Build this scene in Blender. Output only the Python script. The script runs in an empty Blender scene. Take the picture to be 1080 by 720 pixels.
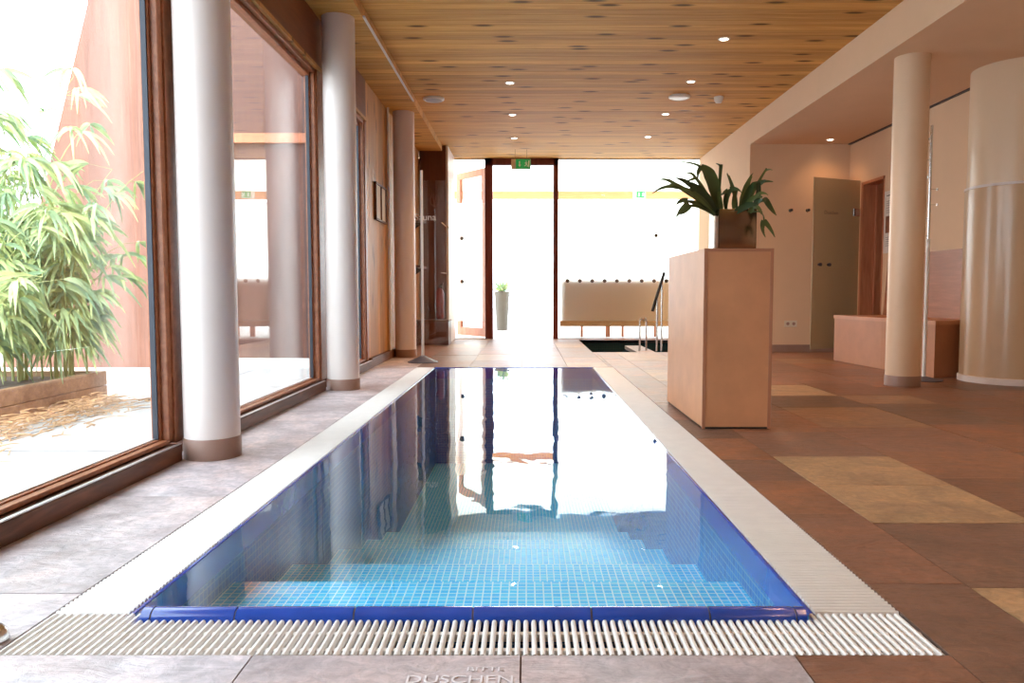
import bpy, bmesh, math, random
from math import pi, sin, cos, tan, atan, atan2, radians, sqrt
from mathutils import Vector, Matrix, Euler

SC = bpy.context.scene
COL = SC.collection
random.seed(7)

# ------------------------------------------------------------------ camera
cam_data = bpy.data.cameras.new('camera')
cam = bpy.data.objects.new('camera', cam_data)
COL.objects.link(cam)
cam.location = (0, 0, 0.8)
PITCH = atan(51 / 800)
cam.rotation_euler = (pi / 2 - PITCH, 0, 0)
cam_data.sensor_width = 36
cam_data.lens = 36 * 800 / 1080
cam_data.shift_x = -15 / 1080
cam_data.clip_start = 0.02
cam_data.clip_end = 300
SC.camera = cam

# ------------------------------------------------------------------ world, sun, exposure
SC.view_settings.view_transform = 'Standard'
SC.view_settings.look = 'None'
SC.view_settings.exposure = 0.18
SC.view_settings.gamma = 1.0
SC.view_settings.use_curve_mapping = False
world = bpy.data.worlds.new('world')
SC.world = world
world.use_nodes = True
wn = world.node_tree.nodes
wl = world.node_tree.links
bg = wn['Background']
SKY_STRENGTH = 6.6
bg.inputs['Strength'].default_value = SKY_STRENGTH
bg.inputs['Color'].default_value = (0.80, 0.90, 1.0, 1)

sun_d = bpy.data.lights.new('sun', 'SUN')
sun_d.energy = 4.0
sun_d.color = (1.0, 0.95, 0.86)
sun_d.angle = radians(2)
sun = bpy.data.objects.new('sun', sun_d)
COL.objects.link(sun)
sun.location = (2, -4, 9)
sun.rotation_euler = Vector((-0.22, 0.75, -1.0)).to_track_quat('-Z', 'Y').to_euler()

SC.cycles.max_bounces = 10
SC.cycles.diffuse_bounces = 5
SC.cycles.glossy_bounces = 5
SC.cycles.transmission_bounces = 8
SC.cycles.transparent_max_bounces = 24
SC.cycles.use_denoising = True
SC.cycles.sample_clamp_indirect = 8.0

LAMP_POWER = 95.0
WARM = (1.0, 0.56, 0.27)

# ------------------------------------------------------------------ material helpers
def new_mat(name):
    m = bpy.data.materials.new(name)
    m.use_nodes = True
    nt = m.node_tree
    return m, nt, nt.nodes['Principled BSDF'], nt.nodes['Material Output']

def N(nt, kind, **kw):
    n = nt.nodes.new(kind)
    for k, v in kw.items():
        setattr(n, k, v)
    return n

def ramp(nt, stops, fac, interp='LINEAR'):
    r = N(nt, 'ShaderNodeValToRGB')
    r.color_ramp.interpolation = interp
    el = r.color_ramp.elements
    while len(el) < len(stops):
        el.new(0.5)
    for e, (p, c) in zip(el, stops):
        e.position = p
        e.color = (c[0], c[1], c[2], 1)
    nt.links.new(fac, r.inputs['Fac'])
    return r.outputs['Color']

def coords(nt, scale=(1, 1, 1)):
    tc = N(nt, 'ShaderNodeTexCoord')
    mp = N(nt, 'ShaderNodeMapping')
    mp.inputs['Scale'].default_value = scale
    nt.links.new(tc.outputs['Object'], mp.inputs['Vector'])
    return mp.outputs['Vector']

def noise(nt, vec, scale, detail=4, rough=0.55, dist=0.0):
    n = N(nt, 'ShaderNodeTexNoise')
    n.inputs['Scale'].default_value = scale
    n.inputs['Detail'].default_value = detail
    n.inputs['Roughness'].default_value = rough
    n.inputs['Distortion'].default_value = dist
    nt.links.new(vec, n.inputs['Vector'])
    return n.outputs['Fac']

def math_n(nt, op, a, b=None, c=None):
    m = N(nt, 'ShaderNodeMath', operation=op)
    for i, v in enumerate((a, b, c)):
        if v is None:
            continue
        if isinstance(v, (int, float)):
            m.inputs[i].default_value = v
        else:
            nt.links.new(v, m.inputs[i])
    return m.outputs[0]

def mixc(nt, fac, a, b, mode='MIX'):
    m = N(nt, 'ShaderNodeMix', data_type='RGBA', blend_type=mode)
    if isinstance(fac, (int, float)):
        m.inputs[0].default_value = fac
    else:
        nt.links.new(fac, m.inputs[0])
    for idx, v in ((6, a), (7, b)):
        if isinstance(v, tuple):
            m.inputs[idx].default_value = (*v[:3], 1)
        else:
            nt.links.new(v, m.inputs[idx])
    return m.outputs[2]

def bump(nt, height, strength, dist=0.01):
    b = N(nt, 'ShaderNodeBump')
    b.inputs['Strength'].default_value = strength
    b.inputs['Distance'].default_value = dist
    nt.links.new(height, b.inputs['Height'])
    return b.outputs['Normal']

def mottled(name, col, var=0.08, scale=6.0, rough=0.6, metal=0.0, bump_s=0.05, spec=0.5, coat=0.0):
    m, nt, p, out = new_mat(name)
    v = coords(nt)
    f = noise(nt, v, scale)
    a = tuple(max(0, c * (1 - var)) for c in col)
    b = tuple(min(1, c * (1 + var)) for c in col)
    c = ramp(nt, [(0.3, a), (0.7, b)], f)
    nt.links.new(c, p.inputs['Base Color'])
    p.inputs['Roughness'].default_value = rough
    p.inputs['Metallic'].default_value = metal
    p.inputs['Specular IOR Level'].default_value = spec
    p.inputs['Coat Weight'].default_value = coat
    p.inputs['Coat Roughness'].default_value = 0.08
    if bump_s:
        nt.links.new(bump(nt, noise(nt, v, scale * 9), bump_s), p.inputs['Normal'])
    return m

def wood(name, dark, light, grain=(1, 12, 12), scale=3.0, rough=0.45, knots=0.0, plank=None, spec=0.4):
    """grain: small factor along the fibre. plank=(axis, pitch) varies tone per board."""
    m, nt, p, out = new_mat(name)
    v = coords(nt, grain)
    raw = coords(nt)
    vec = v
    if plank:
        sp = N(nt, 'ShaderNodeSeparateXYZ')
        nt.links.new(raw, sp.inputs[0])
        idx = math_n(nt, 'FLOOR', math_n(nt, 'DIVIDE', sp.outputs[plank[0]], plank[1]))
        wnz = N(nt, 'ShaderNodeTexWhiteNoise', noise_dimensions='1D')
        nt.links.new(idx, wnz.inputs['W'])
        cmb = N(nt, 'ShaderNodeVectorMath', operation='MULTIPLY_ADD')
        nt.links.new(wnz.outputs['Color'], cmb.inputs[0])
        cmb.inputs[1].default_value = (40, 40, 40)
        nt.links.new(v, cmb.inputs[2])
        vec = cmb.outputs[0]
    f = noise(nt, vec, scale, 6, 0.6, 0.6)
    col = ramp(nt, [(0.3, dark), (0.55, tuple((a + b) / 2 for a, b in zip(dark, light))), (0.75, light)], f)
    if plank:
        tone = ramp(nt, [(0.0, (0.78, 0.76, 0.74)), (1.0, (1.08, 1.06, 1.03))], wnz.outputs['Value'])
        col = mixc(nt, 1.0, col, tone, 'MULTIPLY')
    if knots:
        kv = N(nt, 'ShaderNodeTexVoronoi', feature='F1', voronoi_dimensions='2D')
        kv.inputs['Scale'].default_value = 1.0
        ks = N(nt, 'ShaderNodeSeparateXYZ'); nt.links.new(raw, ks.inputs[0])
        kc = N(nt, 'ShaderNodeCombineXYZ')
        along, across = (0, 1) if min(grain) == grain[0] else (2, 1)
        nt.links.new(math_n(nt, 'MULTIPLY', ks.outputs[along], 1.3), kc.inputs[0])
        nt.links.new(math_n(nt, 'MULTIPLY', ks.outputs[across], 4.5), kc.inputs[1])
        nt.links.new(kc.outputs[0], kv.inputs['Vector'])
        k = ramp(nt, [(0.06, (1, 1, 1)), (0.15, (0, 0, 0))], kv.outputs['Distance'])
        ksel = N(nt, 'ShaderNodeSeparateColor'); nt.links.new(kv.outputs['Color'], ksel.inputs[0])
        k2 = math_n(nt, 'MULTIPLY', k, math_n(nt, 'MULTIPLY', math_n(nt, 'GREATER_THAN', ksel.outputs[0], 0.45), knots))
        col = mixc(nt, k2, col, tuple(c * 0.22 for c in dark))
    nt.links.new(col, p.inputs['Base Color'])
    p.inputs['Roughness'].default_value = rough
    p.inputs['Specular IOR Level'].default_value = spec
    nt.links.new(bump(nt, f, 0.12, 0.003), p.inputs['Normal'])
    return m

def glass_mix(name, tint, f0=0.04, gain=0.96, rough=0.0, wave=None, wave_s=0.0):
    """see-through sheet: a transparent body with an angle-dependent mirror on it"""
    m, nt, p, out = new_mat(name)
    nt.nodes.remove(p)
    tr = N(nt, 'ShaderNodeBsdfTransparent')
    tr.inputs['Color'].default_value = (*tint, 1)
    gl = N(nt, 'ShaderNodeBsdfGlossy')
    gl.inputs['Roughness'].default_value = rough
    gl.inputs['Color'].default_value = (1, 1, 1, 1)
    lw = N(nt, 'ShaderNodeLayerWeight')
    lw.inputs['Blend'].default_value = 0.5
    p5 = math_n(nt, 'POWER', lw.outputs['Facing'], 5.0)
    f = math_n(nt, 'MULTIPLY_ADD', p5, gain, f0)
    mx = N(nt, 'ShaderNodeMixShader')
    nt.links.new(f, mx.inputs[0])
    nt.links.new(tr.outputs[0], mx.inputs[1])
    nt.links.new(gl.outputs[0], mx.inputs[2])
    nt.links.new(mx.outputs[0], out.inputs['Surface'])
    if wave:
        h = wave(nt)
        nrm = bump(nt, h, wave_s, 0.01)
        nt.links.new(nrm, gl.inputs['Normal'])
    return m

def emit(name, col, s):
    m, nt, p, out = new_mat(name)
    nt.nodes.remove(p)
    e = N(nt, 'ShaderNodeEmission')
    e.inputs['Color'].default_value = (*col, 1)
    e.inputs['Strength'].default_value = s
    nt.links.new(e.outputs[0], out.inputs['Surface'])
    return m

# ------------------------------------------------------------------ materials
M = {}
M['plaster'] = mottled('cream_plaster', (0.70, 0.48, 0.31), 0.02, 3, 0.85, bump_s=0.03)
M['column'] = mottled('column_paint', (0.76, 0.68, 0.65), 0.015, 2, 0.42, bump_s=0.0)
M['column_warm_lit'] = mottled('warm_lit_column_paint', (0.72, 0.52, 0.35), 0.015, 2, 0.42, bump_s=0.0)  # column paint with the warm lamp light put into its colour
M['ring'] = mottled('brown_ring', (0.30, 0.18, 0.14), 0.06, 8, 0.5)
M['ceil_wood'] = wood('pine_ceiling', (0.52, 0.25, 0.06), (0.82, 0.48, 0.15), (0.6, 14, 14), 2.2, 0.65, 1.0, (1, 0.125), 0.2)
M['wall_wood'] = wood('pine_wall', (0.50, 0.25, 0.075), (0.70, 0.38, 0.13), (8, 8, 0.6), 2.2, 0.5, 0.7, (1, 0.14))
M['frame'] = wood('window_frame_wood', (0.26, 0.085, 0.035), (0.46, 0.18, 0.085), (5, 5, 5), 4, 0.38)
M['fascia'] = wood('fascia_wood', (0.16, 0.05, 0.02), (0.27, 0.09, 0.035), (7, 0.8, 7), 3, 0.4)
M['base_wood'] = wood('sill_wood', (0.07, 0.028, 0.014), (0.22, 0.085, 0.04), (7, 0.7, 7), 4, 0.42)
M['door_red'] = wood('door_frame_red', (0.10, 0.018, 0.012), (0.19, 0.035, 0.022), (8, 8, 0.8), 3, 0.35)
M['leaf_wood'] = wood('door_leaf_wood', (0.42, 0.13, 0.06), (0.62, 0.24, 0.12), (8, 8, 0.8), 3, 0.4)
M['panel_dark'] = wood('dark_panel', (0.085, 0.024, 0.014), (0.14, 0.042, 0.022), (6, 6, 0.6), 2.5, 0.28)
M['plinth'] = mottled('plinth_board', (0.50, 0.225, 0.108), 0.10, 5, 0.42, bump_s=0.03)
M['plinth_edge'] = mottled('plinth_edge', (0.36, 0.15, 0.08), 0.06, 8, 0.5)
M['bench'] = mottled('bench_board', (0.42, 0.18, 0.085), 0.09, 5, 0.45)
M['back_panel'] = wood('bench_back_wood', (0.30, 0.11, 0.05), (0.46, 0.19, 0.10), (9, 0.8, 9), 3, 0.4)
M['orange_wood'] = wood('orange_wood', (0.55, 0.22, 0.08), (0.72, 0.36, 0.15), (1, 10, 10), 3, 0.5)
M['tan_wood'] = wood('tan_wood', (0.34, 0.155, 0.045), (0.44, 0.21, 0.07), (1, 10, 10), 3, 0.5)
M['steel'] = mottled('brushed_steel', (0.62, 0.61, 0.60), 0.05, 30, 0.22, 1.0, 0.0)
M['alu'] = mottled('aluminium_strip', (0.72, 0.72, 0.74), 0.03, 30, 0.35, 0.8, 0.0)
M['mirror'] = mottled('polished_pot', (0.34, 0.27, 0.22), 0.03, 5, 0.22, 1.0, 0.0)
M['white_metal'] = mottled('white_metal', (0.78, 0.76, 0.74), 0.02, 10, 0.35, 0.0, 0.0)
M['dark_metal'] = mottled('dark_metal', (0.04, 0.045, 0.06), 0.1, 10, 0.4, 0.3, 0.0)
M['slate_blue'] = mottled('stand_base_paint', (0.10, 0.11, 0.17), 0.1, 10, 0.45, 0.2, 0.0)
M['black'] = mottled('black_rubber', (0.012, 0.012, 0.012), 0.1, 10, 0.5)
M['grate'] = mottled('grate_plastic', (0.80, 0.77, 0.74), 0.03, 14, 0.42, bump_s=0.0)
M['roll'] = mottled('blue_glazed_edge', (0.02, 0.07, 0.38), 0.12, 9, 0.12, bump_s=0.0, coat=0.6)
M['grout_edge'] = mottled('edge_joint', (0.35, 0.33, 0.30), 0.1, 20, 0.8)
M['channel'] = mottled('channel_blue', (0.015, 0.015, 0.10), 0.1, 12, 0.4)
M['patio'] = mottled('patio_stone', (0.62, 0.62, 0.62), 0.08, 2.2, 0.7, bump_s=0.1)
M['kerb'] = mottled('white_kerb', (0.80, 0.80, 0.80), 0.03, 8, 0.6)
M['planter_wood'] = wood('planter_board', (0.36, 0.20, 0.11), (0.58, 0.36, 0.22), (1, 9, 9), 3, 0.7)
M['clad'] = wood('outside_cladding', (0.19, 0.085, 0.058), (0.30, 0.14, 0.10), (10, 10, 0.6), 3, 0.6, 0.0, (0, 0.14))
M['clad_shaded'] = wood('shaded_cladding', (0.10, 0.045, 0.035), (0.15, 0.07, 0.055), (10, 10, 0.6), 3, 0.6)  # same cladding, with the shade behind the second window put into its colour
M['soil'] = mottled('soil', (0.09, 0.06, 0.04), 0.3, 20, 0.95, bump_s=0.6)
M['straw'] = mottled('straw', (0.66, 0.44, 0.26), 0.25, 12, 0.8)
M['pot_grey'] = mottled('pot_grey', (0.10, 0.08, 0.055), 0.08, 6, 0.6)
M['paper'] = mottled('paper', (0.70, 0.64, 0.58), 0.02, 8, 0.7)
M['ink'] = mottled('ink', (0.10, 0.08, 0.08), 0.1, 20, 0.7)
M['photo_brown'] = mottled('printed_picture', (0.22, 0.07, 0.03), 0.5, 14, 0.5)
M['sign_green'] = mottled('sign_green', (0.01, 0.26, 0.06), 0.05, 10, 0.4)
for _n, _c, _e in (('sign_green', (0.02, 0.40, 0.10), 0.35),):
    _p = M[_n].node_tree.nodes['Principled BSDF']
    _p.inputs['Emission Color'].default_value = (*_c, 1); _p.inputs['Emission Strength'].default_value = _e
M['sign_white'] = mottled('sign_white', (0.82, 0.86, 0.80), 0.02, 10, 0.4)
M['sign_case'] = mottled('sign_case', (0.68, 0.60, 0.48), 0.03, 10, 0.5)
M['red_paint'] = mottled('extinguisher_red', (0.18, 0.012, 0.01), 0.05, 10, 0.25)
M['cyl_gloss'] = mottled('glossy_cream_clad', (0.74, 0.57, 0.39), 0.02, 2, 0.34, bump_s=0.0, coat=0.15)
M['cyl_sleeve'] = mottled('tan_sleeve', (0.56, 0.385, 0.235), 0.03, 2, 0.32, bump_s=0.0, coat=0.25)
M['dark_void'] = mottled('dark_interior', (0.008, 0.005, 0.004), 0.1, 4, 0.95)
M['lamp_ring'] = mottled('lamp_ring', (0.75, 0.72, 0.66), 0.02, 10, 0.35)
M['lamp_lit'] = emit('lamp_lens', (1.0, 0.86, 0.66), 14.0)
M['speaker'] = mottled('speaker_grille', (0.42, 0.41, 0.42), 0.15, 80, 0.6)
M['carved'] = mottled('carved_letters', (0.76, 0.70, 0.71), 0.03, 20, 0.75)
M['white_print'] = mottled('white_print', (0.85, 0.83, 0.80), 0.02, 10, 0.6)
M['dull_print'] = mottled('dull_print', (0.30, 0.16, 0.12), 0.02, 10, 0.6)
M['glass'] = glass_mix('clear_glass', (0.97, 0.985, 0.975), 0.04, 0.96)
M['ante_wall'] = mottled('outer_plaster', (0.85, 0.83, 0.80), 0.02, 3, 0.85)

def stone_mat():
    m, nt, p, out = new_mat('cleft_stone')
    at_ = N(nt, 'ShaderNodeAttribute', attribute_name='slab')
    v = coords(nt)
    rnd = at_.outputs['Fac']
    off = N(nt, 'ShaderNodeVectorMath', operation='MULTIPLY_ADD')
    cmb = N(nt, 'ShaderNodeCombineXYZ')
    nt.links.new(rnd, cmb.inputs[0]); nt.links.new(rnd, cmb.inputs[1]); nt.links.new(rnd, cmb.inputs[2])
    nt.links.new(cmb.outputs[0], off.inputs[0])
    off.inputs[1].default_value = (37, 23, 11)
    nt.links.new(v, off.inputs[2])
    vv = off.outputs[0]
    base = ramp(nt, [(0.00, (0.190, 0.092, 0.056)), (0.18, (0.240, 0.120, 0.078)), (0.36, (0.200, 0.110, 0.076)),
                     (0.52, (0.270, 0.125, 0.068)), (0.66, (0.290, 0.175, 0.100)), (0.76, (0.155, 0.092, 0.064)),
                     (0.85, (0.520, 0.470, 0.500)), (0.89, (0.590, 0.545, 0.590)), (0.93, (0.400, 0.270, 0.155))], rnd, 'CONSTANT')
    big = noise(nt, vv, 2.6, 5, 0.6, 1.2)
    fine = noise(nt, vv, 26, 5, 0.7, 0.8)
    tone = ramp(nt, [(0.28, (0.62, 0.60, 0.60)), (0.5, (1, 1, 1)), (0.72, (1.42, 1.32, 1.24))], big)
    c = mixc(nt, 1.0, base, tone, 'MULTIPLY')
    tone2 = ramp(nt, [(0.32, (0.74, 0.73, 0.72)), (0.68, (1.24, 1.20, 1.17))], fine)
    c = mixc(nt, 1.0, c, tone2, 'MULTIPLY')
    pm = ramp(nt, [(0.46, (0, 0, 0)), (0.66, (1, 1, 1))], noise(nt, vv, 1.3, 5, 0.62, 2.0))
    c = mixc(nt, math_n(nt, 'MULTIPLY', pm, 0.28), c, (0.27, 0.135, 0.10))
    nt.links.new(c, p.inputs['Base Color'])
    rr = math_n(nt, 'MULTIPLY_ADD', big, 0.20, 0.31)
    nt.links.new(rr, p.inputs['Roughness'])
    p.inputs['Specular IOR Level'].default_value = 0.55
    # cleft steps
    st = coords(nt, (1.0, 3.4, 1.0))
    cl = noise(nt, st, 3.2, 6, 0.62, 1.6)
    h = math_n(nt, 'MULTIPLY_ADD', fine, 0.25, cl)
    nt.links.new(bump(nt, h, 0.75, 0.012), p.inputs['Normal'])
    return m
M['stone'] = stone_mat()
M['grout'] = mottled('floor_joint', (0.16, 0.11, 0.09), 0.1, 20, 0.85)

def mosaic_mat(name, c1, c2, grout_c, size=0.028, rough=0.25):
    m, nt, p, out = new_mat(name)
    geo = N(nt, 'ShaderNodeNewGeometry')
    tc = N(nt, 'ShaderNodeTexCoord')
    sp = N(nt, 'ShaderNodeSeparateXYZ'); nt.links.new(tc.outputs['Object'], sp.inputs[0])
    sn = N(nt, 'ShaderNodeSeparateXYZ'); nt.links.new(geo.outputs['True Normal'], sn.inputs[0])
    def ln(a):
        q = math_n(nt, 'DIVIDE', a, size)
        fr = math_n(nt, 'FRACT', q)
        e = math_n(nt, 'LESS_THAN', math_n(nt, 'ABSOLUTE', math_n(nt, 'SUBTRACT', fr, 0.5)), 0.42)
        return e, math_n(nt, 'FLOOR', q)
    gs = []
    ids = []
    for i in range(3):
        e, q = ln(sp.outputs[i])
        flat = math_n(nt, 'GREATER_THAN', math_n(nt, 'ABSOLUTE', sn.outputs[i]), 0.5)
        gs.append(math_n(nt, 'MAXIMUM', e, flat))
        ids.append(q)
    tile = math_n(nt, 'MULTIPLY', gs[0], math_n(nt, 'MULTIPLY', gs[1], gs[2]))
    cb = N(nt, 'ShaderNodeCombineXYZ')
    for i in range(3):
        nt.links.new(ids[i], cb.inputs[i])
    w = N(nt, 'ShaderNodeTexWhiteNoise', noise_dimensions='3D')
    nt.links.new(cb.outputs[0], w.inputs['Vector'])
    col = ramp(nt, [(0, c1), (1, c2)], w.outputs['Value'])
    col = mixc(nt, tile, grout_c, col)
    nt.links.new(col, p.inputs['Base Color'])
    p.inputs['Roughness'].default_value = rough
    return m
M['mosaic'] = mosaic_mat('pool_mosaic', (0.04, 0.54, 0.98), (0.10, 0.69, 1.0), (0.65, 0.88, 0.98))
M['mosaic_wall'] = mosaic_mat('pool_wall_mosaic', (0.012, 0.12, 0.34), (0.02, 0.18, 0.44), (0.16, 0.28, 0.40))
M['mosaic_dark'] = mosaic_mat('plunge_mosaic', (0.004, 0.022, 0.028), (0.008, 0.035, 0.042), (0.03, 0.05, 0.05))

def water_wave(nt):
    v = coords(nt, (1.0, 0.55, 1.0))
    a = noise(nt, v, 2.4, 2, 0.5, 0.8)
    b = noise(nt, v, 11, 2, 0.5, 0.3)
    return math_n(nt, 'MULTIPLY_ADD', b, 0.10, a)
M['water'] = glass_mix('pool_water', (0.86, 0.97, 1.0), 0.025, 0.975, 0.0, water_wave, 0.24)
M['water_dark'] = glass_mix('plunge_water', (0.75, 0.90, 0.90), 0.025, 0.975, 0.0, water_wave, 0.10)

def frosted_mat():
    m, nt, p, out = new_mat('frosted_glass')
    nt.nodes.remove(p)
    tr = N(nt, 'ShaderNodeBsdfTransparent'); tr.inputs['Color'].default_value = (0.97, 0.97, 0.93, 1)
    rf = N(nt, 'ShaderNodeBsdfRefraction'); rf.inputs['Roughness'].default_value = 0.5
    rf.inputs['IOR'].default_value = 1.25; rf.inputs['Color'].default_value = (0.97, 0.96, 0.90, 1)
    tl = N(nt, 'ShaderNodeBsdfTranslucent'); tl.inputs['Color'].default_value = (0.92, 0.90, 0.82, 1)
    a = N(nt, 'ShaderNodeMixShader'); a.inputs[0].default_value = 0.93
    nt.links.new(tr.outputs[0], a.inputs[1]); nt.links.new(rf.outputs[0], a.inputs[2])
    b = N(nt, 'ShaderNodeMixShader'); b.inputs[0].default_value = 0.04
    nt.links.new(a.outputs[0], b.inputs[1]); nt.links.new(tl.outputs[0], b.inputs[2])
    nt.links.new(b.outputs[0], out.inputs['Surface'])
    return m
M['frost'] = frosted_mat()

def door_glass_mat():
    m, nt, p, out = new_mat('smoked_frosted_glass')
    nt.nodes.remove(p)
    tr = N(nt, 'ShaderNodeBsdfTransparent'); tr.inputs['Color'].default_value = (0.80, 0.72, 0.54, 1)
    df = N(nt, 'ShaderNodeBsdfDiffuse'); df.inputs['Color'].default_value = (0.66, 0.54, 0.36, 1)
    gl = N(nt, 'ShaderNodeBsdfGlossy'); gl.inputs['Roughness'].default_value = 0.12
    a = N(nt, 'ShaderNodeMixShader'); a.inputs[0].default_value = 0.62
    nt.links.new(tr.outputs[0], a.inputs[1]); nt.links.new(df.outputs[0], a.inputs[2])
    b = N(nt, 'ShaderNodeMixShader'); b.inputs[0].default_value = 0.05
    nt.links.new(a.outputs[0], b.inputs[1]); nt.links.new(gl.outputs[0], b.inputs[2])
    nt.links.new(b.outputs[0], out.inputs['Surface'])
    return m
M['door_glass'] = door_glass_mat()

def fill_ceiling_mat():  # translucency added so daylight brightens the space beyond the glass
    m, nt, p, out = new_mat('porch_fill_ceiling')
    tl = N(nt, 'ShaderNodeBsdfTranslucent'); tl.inputs['Color'].default_value = (0.92, 0.90, 0.84, 1)
    p.inputs['Base Color'].default_value = (0.85, 0.83, 0.78, 1)
    a = N(nt, 'ShaderNodeMixShader'); a.inputs[0].default_value = 0.85
    nt.links.new(p.outputs[0], a.inputs[1]); nt.links.new(tl.outputs[0], a.inputs[2])
    nt.links.new(a.outputs[0], out.inputs['Surface'])
    return m
M['fill_ceiling'] = fill_ceiling_mat()

def leaf_mat(name, c1, c2, trans=0.35, rough=0.4):
    m, nt, p, out = new_mat(name)
    v = coords(nt)
    at_ = N(nt, 'ShaderNodeAttribute', attribute_name='slab')
    c = ramp(nt, [(0, c1), (1, c2)], at_.outputs['Fac'])
    nz = ramp(nt, [(0.3, (0.8, 0.8, 0.8)), (0.7, (1.15, 1.15, 1.1))], noise(nt, v, 9))
    c = mixc(nt, 1.0, c, nz, 'MULTIPLY')
    nt.links.new(c, p.inputs['Base Color'])
    p.inputs['Roughness'].default_value = rough
    tl = N(nt, 'ShaderNodeBsdfTranslucent')
    nt.links.new(c, tl.inputs['Color'])
    mx = N(nt, 'ShaderNodeMixShader'); mx.inputs[0].default_value = trans
    nt.links.new(p.outputs[0], mx.inputs[1]); nt.links.new(tl.outputs[0], mx.inputs[2])
    nt.links.new(mx.outputs[0], out.inputs['Surface'])
    return m
M['bamboo_leaf'] = leaf_mat('bamboo_leaf', (0.30, 0.46, 0.30), (0.66, 0.74, 0.36), 0.4)
M['bamboo_stem'] = mottled('bamboo_stem', (0.45, 0.48, 0.20), 0.15, 10, 0.5)
M['fern_leaf'] = leaf_mat('staghorn_frond', (0.016, 0.038, 0.012), (0.11, 0.15, 0.045), 0.12, 0.38)

# ------------------------------------------------------------------ mesh helpers
def bm_box(bm, x0, x1, y0, y1, z0, z1, bevel=0.0, seg=2, rot=None, pivot=None):
    r = bmesh.ops.create_cube(bm, size=1.0)
    vs = r['verts']
    for v in vs:
        v.co = Vector(((x0 + x1) / 2 + v.co.x * (x1 - x0), (y0 + y1) / 2 + v.co.y * (y1 - y0), (z0 + z1) / 2 + v.co.z * (z1 - z0)))
    if bevel > 0:
        es = list({e for v in vs for e in v.link_edges})
        g = bmesh.ops.bevel(bm, geom=es, offset=bevel, segments=seg, affect='EDGES', profile=0.5)
        vs = list({v for f in g['faces'] for v in f.verts} | {v for v in vs if v.is_valid})
    if rot is not None:
        mt = Matrix.Translation(pivot) @ rot @ Matrix.Translation(-Vector(pivot))
        for v in vs:
            v.co = mt @ v.co
    return vs

def bm_cyl(bm, cx, cy, z0, z1, r, r2=None, seg=48, cap=True):
    r2 = r if r2 is None else r2
    a = [bm.verts.new((cx + r * cos(2 * pi * i / seg), cy + r * sin(2 * pi * i / seg), z0)) for i in range(seg)]
    b = [bm.verts.new((cx + r2 * cos(2 * pi * i / seg), cy + r2 * sin(2 * pi * i / seg), z1)) for i in range(seg)]
    for i in range(seg):
        j = (i + 1) % seg
        bm.faces.new((a[i], a[j], b[j], b[i]))
    if cap:
        bm.faces.new(list(reversed(a)))
        bm.faces.new(b)
    return a + b

def bm_lathe(bm, prof, cx=0, cy=0, seg=40):
    rings = []
    for r, z in prof:
        if r < 1e-5:
            rings.append([bm.verts.new((cx, cy, z))])
        else:
            rings.append([bm.verts.new((cx + r * cos(2 * pi * i / seg), cy + r * sin(2 * pi * i / seg), z)) for i in range(seg)])
    for a, b in zip(rings, rings[1:]):
        for i in range(seg):
            j = (i + 1) % seg
            if len(a) == 1 and len(b) == 1:
                continue
            if len(a) == 1:
                bm.faces.new((a[0], b[j], b[i]))
            elif len(b) == 1:
                bm.faces.new((a[i], a[j], b[0]))
            else:
                bm.faces.new((a[i], a[j], b[j], b[i]))

def bm_tube(bm, pts, r, seg=10, r_end=None):
    pts = [Vector(p) for p in pts]
    n = len(pts)
    rings = []
    up = Vector((0.13, 0.21, 0.97))
    for k, p in enumerate(pts):
        t = (pts[min(k + 1, n - 1)] - pts[max(k - 1, 0)]).normalized()
        a = t.cross(up)
        if a.length < 0.05:
            a = t.cross(Vector((1, 0, 0)))
        a.normalize()
        b = t.cross(a).normalized()
        rr = r if r_end is None else r + (r_end - r) * k / (n - 1)
        rings.append([bm.verts.new(p + a * rr * cos(2 * pi * i / seg) + b * rr * sin(2 * pi * i / seg)) for i in range(seg)])
    for A, B in zip(rings, rings[1:]):
        for i in range(seg):
            j = (i + 1) % seg
            bm.faces.new((A[i], A[j], B[j], B[i]))
    bm.faces.new(list(reversed(rings[0])))
    bm.faces.new(rings[-1])

def bm_prism(bm, poly, axis, a, b):
    """poly: list of 2-D points; extruded along axis (0,1,2) from a to b"""
    def mk(p, t):
        c = [p[0], p[1]]
        c.insert(axis, t)
        return bm.verts.new(c)
    A = [mk(p, a) for p in poly]
    B = [mk(p, b) for p in poly]
    n = len(poly)
    bm.faces.new(A)
    bm.faces.new(list(reversed(B)))
    for i in range(n):
        j = (i + 1) % n
        bm.faces.new((A[j], A[i], B[i], B[j]))

def build(name, bm, mat, parent=None, smooth=False, base=None):
    """base: world point that becomes the object's origin (top-level objects)"""
    bmesh.ops.recalc_face_normals(bm, faces=bm.faces[:])
    if parent is not None:
        off = Vector(parent['_base']) if '_base' in parent else Vector((0, 0, 0))
    else:
        off = Vector(base) if base is not None else Vector((0, 0, 0))
    if off.length > 0:
        bmesh.ops.translate(bm, verts=bm.verts[:], vec=-off)
    me = bpy.data.meshes.new(name)
    bm.to_mesh(me)
    bm.free()
    if smooth:
        for f in me.polygons:
            f.use_smooth = True
        try:
            me.set_sharp_from_angle(angle=radians(35))
        except Exception:
            pass
    me.materials.append(mat)
    o = bpy.data.objects.new(name, me)
    COL.objects.link(o)
    if parent is not None:
        o.parent = parent
        o['_base'] = tuple(off)
    else:
        o.location = off
        o['_base'] = tuple(off)
    return o

def struct(name, bm, mat, base=None, smooth=False):
    o = build(name, bm, mat, None, smooth, base)
    o['kind'] = 'structure'
    return o

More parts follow.
